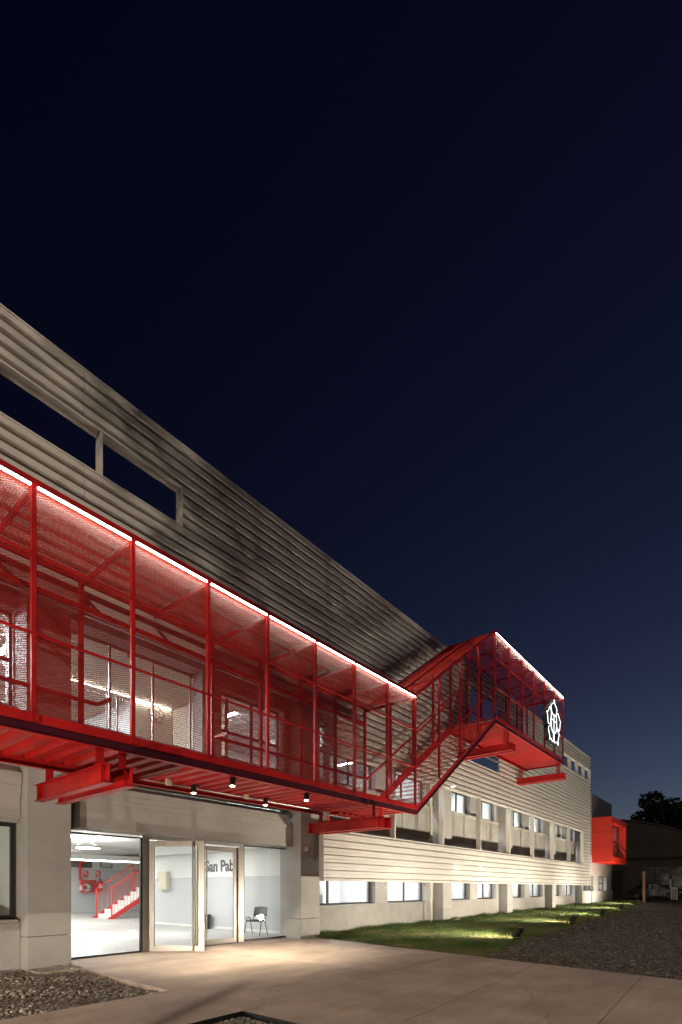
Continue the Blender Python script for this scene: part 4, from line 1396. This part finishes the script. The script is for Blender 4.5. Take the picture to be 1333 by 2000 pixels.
for (pxa, lab, kind_) in ((168.5, "red safety sign with a hose pictogram above the cabinet", 0), (192, "red safety sign with an extinguisher pictogram above the extinguisher", 1)):
    a, b = on_back(pxa-4.6, 1701.5), on_back(pxa+4.6, 1713.5)
    sg = thing("safety_sign", lab, "sign", ((a.x+b.x)/2, 29.57, b.z), "safety signs on the hall's back wall")
    x0, x1, z1, z0 = a.x, b.x, a.z, b.z
    w_, h_ = x1-x0, z1-z0
    MB().box(x0, x1, 29.572, 29.585, z0+h_*.22, z1).build("plate", "red_pipe", sg)
    MB().box(x0, x1, 29.572, 29.585, z0, z0+h_*.13).build("plate", "red_pipe", sg)
    if kind_ == 0:
        MB().box(x0+w_*.12, x0+w_*.45, 29.566, 29.571, z0+h_*.55, z1-h_*.08).build("pictogram", "white_paint", sg)
        MB().tube([(x0+w_*.65, 29.568, z0+h_*.7), (x0+w_*.8, 29.568, z0+h_*.5), (x0+w_*.3, 29.568, z0+h_*.36)], .02, 5).build("pictogram", "white_paint", sg)
    else:
        MB().bbox(x0+w_*.40, x0+w_*.62, 29.566, 29.571, z0+h_*.30, z1-h_*.16, .001).build("pictogram", "white_paint", sg)
        MB().tube([(x0+w_*.45, 29.568, z1-h_*.14), (x0+w_*.22, 29.568, z1-h_*.2), (x0+w_*.2, 29.568, z0+h_*.5)], .018, 5).build("pictogram", "white_paint", sg)
q = [on_back(154.5, 1719), on_back(154.5, 1686), on_back(169, 1682), on_back(169, 1676)]
pipe("red_pipe", [(v.x, 29.45, v.z) for v in q], .06, "red_pipe", "red water pipe rising from the hose cabinet to the ceiling", "pipe")
q = [pix(268, 1680, Y=23.0), pix(270, 1735, Y=23.0)]

# things on the right hall wall (X = 10.85)
eb = thing("electric_cabinet", "cream electric cabinet on the hall wall behind the open door", "cabinet", (10.77, 17.5, 1.34))
MB().bbox(10.68, 10.848, 17.20, 17.85, 1.34, 2.02, .008).build("case", "cream_paint", eb)
MB().box(10.674, 10.679, 17.25, 17.80, 1.38, 1.98).build("door", "cream_paint", eb)
MB().box(10.662, 10.673, 17.76, 17.785, 1.66, 1.74).build("lock", "black_plastic", eb)
# lettering on the wall
txt = bpy.data.curves.new("wall_lettering", 'FONT')
txt.body = "San Pab"
txt.size = 0.50
txt.extrude = 0.006
txt.offset = 0.012
to = bpy.data.objects.new("wall_lettering", txt)
scene.collection.objects.link(to)
bpy.context.view_layer.update()
dg_ = bpy.context.evaluated_depsgraph_get()
me = bpy.data.meshes.new_from_object(to.evaluated_get(dg_))
bpy.data.objects.remove(to)
co = np.array([v.co[:] for v in me.vertices])
a = pix(401, 1703, X=10.84); b = pix(457.5, 1680.5, X=10.84)
w_ = co[:,0].max() - co[:,0].min()
h_ = co[:,1].max() - co[:,1].min()
newco = np.stack([10.842 - co[:,2], a.y + (b.y - a.y) * (co[:,0]-co[:,0].min()) / w_, a.z + (0.40) * (co[:,1]) / h_], 1)
cen = newco.mean(0)
me.vertices.foreach_set("co", (newco - cen).astype(np.float32).ravel())
me.materials.clear()
me.materials.append(MATS["dark_text"])
me.update()
tag(place("wall_lettering", me, cen), "dark grey lettering on the white upper half of the hall wall", "lettering")

def chair(x, y, rz, lab):
    c = thing("chair", lab, "chair", (x, y, 0.008))
    kids = []
    def k(mb, n, m, sm=True):
        o = mb.build(n, m, None, smooth=sm, origin=(0,0,0))
        kids.append(o)
    # facing +y locally
    k(MB().bbox(-.23, .23, -.21, .22, .43, .465, .012), "seat", "black_plastic")
    vs, fs = [], []
    for i in range(5):
        z = .55 + .27*i/4
        for j in range(7):
            u = -1 + 2*j/6
            vs.append((u*.225*(1-.06*i/4), -.25 - .03*(1-u*u) - .08*i/4, z + (0.02*(1-u*u) if i == 4 else 0)))
    n0 = len(vs)
    vs += [(a_, b_-.014, c_) for a_, b_, c_ in vs]
    for i in range(4):
        for j in range(6):
            p_ = i*7+j
            fs += [(p_, p_+1, p_+8, p_+7), (n0+p_+7, n0+p_+8, n0+p_+1, n0+p_)]
    for j in range(6):
        fs += [(j, n0+j, n0+j+1, j+1), (28+j+1, n0+28+j+1, n0+28+j, 28+j)]
    for i in range(4):
        fs += [(i*7, i*7+7, n0+i*7+7, n0+i*7), (i*7+6, n0+i*7+6, n0+i*7+13, i*7+13)]
    k(MB().add(vs, fs), "backrest", "grey_plastic")
    for s in (-1, 1):
        k(MB().tube([(s*.25, .28, 0), (s*.235, .14, .43)], .012, 7), "leg", "black_metal")
        k(MB().tube([(s*.25, -.26, 0), (s*.235, -.10, .43)], .012, 7), "leg", "black_metal")
        k(MB().tube([(s*.235, .14, .43), (s*.24, .17, .52), (s*.24, .10, .55), (s*.24, -.05, .52), (s*.235, -.12, .44)], .013, 7), "arm", "black_metal")
        k(MB().tube([(s*.19, -.18, .44), (s*.19, -.27, .60)], .011, 7), "back_support", "black_metal")
    k(MB().box(-.235, .235, .12, .15, .412, .429).box(-.235, .235, -.13, -.10, .412, .429), "frame", "black_metal", False)
    for o in kids:
        o.parent = c
        o.location = (0,0,0)
    c.rotation_euler = (0, 0, rz)
chair(10.05, 11.45, R(112), "black plastic visitor chair standing behind the right glass panel")
wb = thing("waste_bin", "dark waste bin by the hall wall, glimpsed between door and pull bar", "bin", (10.62, 14.65, .008))
MB().lathe([(0, 0), (.12, 0), (.13, .02), (.15, .46), (.155, .47), (.145, .47), (.13, .42)], (10.62, 14.65, .008), 18).build("bucket", "black_plastic", wb, smooth=True)
MB().lathe([(.156, .44), (.162, .45), (.162, .48), (.150, .485), (.148, .475)], (10.62, 14.65, .008), 18).build("rim", "black_plastic", wb, smooth=True)

# office cupboard and clutter behind the first low window
cb = thing("office_cupboard", "white office cupboard with papers on top behind the first low window", "cupboard", (13.3, 12.2, .01))
MB().bbox(13.05, 14.0, 12.3, 12.75, .01, 1.42, .006).build("case", "white_paint", cb)
MB().box(13.07, 13.515, 12.288, 12.298, .05, 1.38).build("door", "white_paint", cb)
MB().box(13.53, 13.98, 12.288, 12.298, .05, 1.38).build("door", "white_paint", cb)
MB().box(13.48, 13.505, 12.27, 12.287, 1.0, 1.1).box(13.54, 13.565, 12.27, 12.287, 1.0, 1.1).build("handle", "grey_plastic", cb)
mat("folder_red", (0.6, .05, .05), .6); mat("folder_green", (.12, .5, .05), .6)
tag(MB().box(13.1, 13.5, 12.35, 12.65, 1.421, 1.47).build("folder", "folder_red"), "red folder lying on top of the white office cupboard", "folder")
tag(MB().bbox(15.0, 15.15, 11.0, 11.1, .875, 1.0, .02).build("desk_item", "folder_green"), "small green thing on the sill of the second low window", "desk item")

# ================================================================== FAR END: ANNEX, SHED, TREES, YARD THINGS
an = thing("annex_building", "grey flat block with a projecting red box window at the far end", "building", (44, 10, .2))
gA = gz(44)
MB().box(39.42, 42.2, 9.92, 10.5, gA-.3, .95+gA).build("plinth_wall", "rough_plaster", an)
MB().box(42.21, 49.3, 9.85, 10.5, gA-.3, .95+gA).build("plinth_wall", "rough_plaster", an)
MB().box(39.42, 49.3, 9.93, 10.5, 2.35, 3.9).build("wall", "concrete", an)
MB().box(39.42, 49.3, 9.96, 10.5, 3.905, 6.4).build("wall", "annex_panel", an)
MB().box(39.42, 49.3, 9.95, 10.5, 6.415, 8.65).build("wall", "annex_panel", an)
MB().box(49.1, 49.28, 10.501, 17, -.1, 8.6).build("wall", "annex_panel", an)
for (x0, x1) in ((39.43, 40.0), (43.1, 44.6), (47.3, 49.29)):
    MB().box(x0, x1, 9.97, 10.5, .951+gA, 2.349).build("pier", "concrete", an)
def awin(x0, x1, z0, z1, y, parent, opn=False):
    fw = .06
    w = MB().box(x0, x1, y-.03, y+.03, z0, z0+fw).box(x0, x1, y-.03, y+.03, z1-fw, z1).box(x0, x0+fw, y-.03, y+.03, z0+fw, z1-fw).box(x1-fw, x1, y-.03, y+.03, z0+fw, z1-fw).box(x0+fw, x1-fw, y-.025, y+.025, (z0+z1)/2-.03, (z0+z1)/2+.03).build("window", "black_frame", parent)
    MB().box(x0+fw, x1-fw, y-.004, y+.004, z0+fw, z1-fw).build("pane", "glass", w)
    if opn:
        zc, h = (z0+z1)/2-.04, (z1-z0)/2-.1
        s = MB()
        for xx in (x0+.07, x1-.12):
            s.beam((xx, y-.05, zc), (xx, y-.05-h*.55, zc-h*.85), .04, .04)
        s.beam((x0+.06, y-.05-h*.55, zc-h*.85), (x1-.08, y-.05-h*.55, zc-h*.85), .04, .04)
        s.build("open_sash", "black_frame", w)
awin(40.02, 43.08, .955+gA, 2.345, 10.25, an, True)
awin(44.62, 47.28, .955+gA, 2.345, 10.25, an)
# red box window
X1, X2, Y1, Y2, Z1, Z2 = 42.4, 47.9, 8.55, 9.94, 3.35, 6.79
for q in range(3):
    za, zc = Z1 + (Z2-Z1)*q/3, Z1 + (Z2-Z1)*(q+1)/3
    MB().box(X1, X1+.03, Y1, Y2, za+.02, zc-.02).build("red_panel", "red_panel", an)
MB().box(X1+.031, X1+.35, Y1+.005, Y2, Z1+.002, Z2-.002).build("red_box_side", "red_panel", an)
MB().box(X2-.35, X2, Y1, Y2, Z1, Z2).build("red_box_side", "red_panel", an)
MB().box(X1+.351, X2-.351, Y1+.003, Y2, Z1, Z1+.42).build("red_box_bottom", "red_panel", an)
MB().box(X1+.351, X2-.351, Y1+.003, Y2, Z2-.42, Z2).build("red_box_top", "red_panel", an)
awin(X1+.36, X2-.36, Z1+.43, Z2-.43, 9.10, an, True)
MB().box(45.2, 47.1, 9.16, 9.20, Z1+.43, Z2-.43).build("blind", "white_wall", an)

# arched shed
sh = thing("arched_shed", "dark industrial shed with a curved roof closing the yard", "shed", (62, 3, gz(62)))
XSh = 62.0
def zr(y): return 8.75 - (y-13.5)**2/33.0
ys = np.linspace(-2.0, 24, 40)
m = MB()
for ya, yb_ in zip(ys, ys[1:]):
    m.add([(XSh, ya, 4.62), (XSh, yb_, 4.62), (XSh, yb_, max(4.63, zr(yb_))), (XSh, ya, max(4.63, zr(ya)))], [(0,3,2,1)])
    m.add([(XSh+.3, ya, 4.62), (XSh+.3, yb_, 4.62), (XSh+.3, yb_, max(4.63, zr(yb_))), (XSh+.3, ya, max(4.63, zr(ya)))], [(0,1,2,3)])
m.build("gable", "shed_wall", sh)
m = MB()
for ya, yb_ in zip(ys, ys[1:]):
    za, zc = max(4.65, zr(ya)), max(4.65, zr(yb_))
    vs = [(XSh-.35, ya, za), (XSh+26, ya, za), (XSh+26, yb_, zc), (XSh-.35, yb_, zc)]
    m.add(vs + [(x, y, z+.16) for x, y, z in vs], [(0,1,2,3), (7,6,5,4), (0,3,7,4)])
m.build("roof", "shed_wall", sh)
MB().box(XSh-.3, XSh+.2, -2, 24, 4.40, 4.60).build("cornice", "shed_dark", sh)
for y0, y1 in ((-14, 4.2), (9.9, 11.4), (15, 24)):
    MB().box(XSh-.02, XSh+.3, y0, y1, 0, 4.39).build("wall", "shed_wall", sh)
MB().box(XSh-.02, XSh+.3, 4.21, 9.89, 3.55, 4.39).build("wall", "shed_wall", sh)
MB().box(XSh+.05, XSh+.25, 11.41, 14.99, 0, 3.3).build("gate", "shed_dark", sh)
MB().box(XSh-.02, XSh+.3, 11.41, 14.99, 3.31, 4.39).build("wall", "shed_wall", sh)
for i in range(5):
    y = 4.22 + i*1.41
    MB().box(XSh-.01, XSh+.06, y, y+.06, .35, 3.54).build("mullion", "shed_dark", sh)
    if i < 4:
        for z in (.35, .95, 1.55, 2.15, 2.75):
            MB().box(XSh+.02, XSh+.05, y+.061, y+1.409, z, z+.035).build("glazing_bar", "shed_dark", sh)
        MB().box(XSh+.055, XSh+.065, y+.061, y+1.409, .36, 3.53).build("pane", "shed_glass", sh)
MB().box(XSh+4, XSh+4.1, 2, 14, .3, 4.3).build("back_wall", "grey_wall", sh)
tube_light("shed_fill_light", 4, 12, XSh+2.5, 4.1, "dim light added inside the arched shed to lighten its panes", None, m="dim_tube", along='y')  # lamp added so that the shed panes look less black
MB().box(XSh+.3, XSh+8, -2, 24, .2, .3).build("floor", "asphalt", sh)
tr_ = MB()
for i in range(26):
    y = 4.9 - i*.27
    tr_.box(XSh-.42, XSh-.36, y-.12, y+.12, zr(y)+.02, zr(y)+.20)
tr_.build("eaves_trim", "shed_trim", sh)

tree("dense_tree", "large dark tree rising behind the arched shed at the right edge", (96, 7.8, 0), 14.2, 7.0, 3, 30000, .32, grp="dark trees behind the shed")
tree("dense_tree", "lower dark tree behind the shed, left of the large one", (104, 15.0, 0), 11.5, 5.0, 5, 18000, .34, grp="dark trees behind the shed")
tree("dense_tree", "farther dark tree behind the shed's roof slope", (112, -2.0, 0), 17, 8.0, 6, 18000, .38, grp="dark trees behind the shed")

pw = pix(1259, 1762, z=.28)
tag(MB().prism([(pw.x-.06, pw.y-.09), (pw.x+.06, pw.y-.09), (pw.x+.075, pw.y+.09), (pw.x-.06, pw.y+.09)], 2, .1, 2.75).build("wooden_post", "wood"), "light wooden post standing in the gravel in front of the shed", "post")

# parked car in the dark in front of the shed
cx, cyy, cz = 57.5, 7.9, gz(57)
car = thing("parked_car", "dark parked car in front of the shed's glazing", "car", (cx, cyy, cz))
# side profile along Y (front towards -Y)
prof = [(2.1, .35), (2.15, .75), (1.75, .95), (1.2, 1.35), (.9, 1.43), (-.3, 1.44), (-.95, 1.0), (-1.75, .88), (-2.15, .70), (-2.2, .35)]
MB().prism([(cyy+y, cz+z) for y, z in prof][::-1], 0, cx-.85, cx+.85).build("body", "car_paint", car)
gp = [(1.1, 1.34), (.85, 1.40), (-.28, 1.41), (-.82, 1.02), (1.45, 1.02)]
for s in (-.856, .851):
    MB().prism([(cyy+y, cz+z) for y, z in gp], 0, cx+s, cx+s+.005).build("side_window", "car_glass", car)
for y in (-1.35, 1.35):
    for s in (-1, 1):
        w = MB().tube([(cx+s*.78-.1, cyy+y, cz+.32), (cx+s*.78+.1, cyy+y, cz+.32)], .32, 16).build("wheel", "rubber", car, smooth=True)
        MB().tube([(cx+s*.78-.103, cyy+y, cz+.32), (cx+s*.78+.103, cyy+y, cz+.32)], .19, 12).build("rim", "grey_plastic", w, smooth=True)
MB().box(cx-.8, cx-.45, cyy-2.21, cyy-2.16, cz+.62, cz+.74).build("headlight", "white_paint", car)
MB().box(cx+.45, cx+.8, cyy-2.21, cyy-2.16, cz+.62, cz+.74).build("headlight", "white_paint", car)

# white metal cart at the right
ct = thing("white_cart", "white metal cart with a slanted handle in front of the shed", "cart", (56, 5.3, gz(56)))
q0 = pix(1311, 1733, X=56); q1 = pix(1325, 1737, X=56)
zt = gz(56)
MB().bbox(55.7, 56.3, q1.y, q0.y, q0.z-.22, q0.z, .02).build("tray", "white_paint", ct)
for y in (q0.y-.08, (q0.y+q1.y)/2, q1.y+.08):
    for x in (55.75, 56.25):
        MB().box(x-.035, x+.035, y-.035, y+.035, zt, q0.z-.221).build("leg", "white_paint", ct)
q2 = pix(1312.5, 1718, X=56)
for x in (55.75, 56.25):
    MB().beam((x, q0.y+.02, q0.z), (x, q2.y+.05, q2.z), .05, .05).build("handle_bar", "white_paint", ct)
MB().beam((55.75, q2.y+.05, q2.z), (56.25, q2.y+.05, q2.z), .05, .05).build("handle_grip", "white_paint", ct)
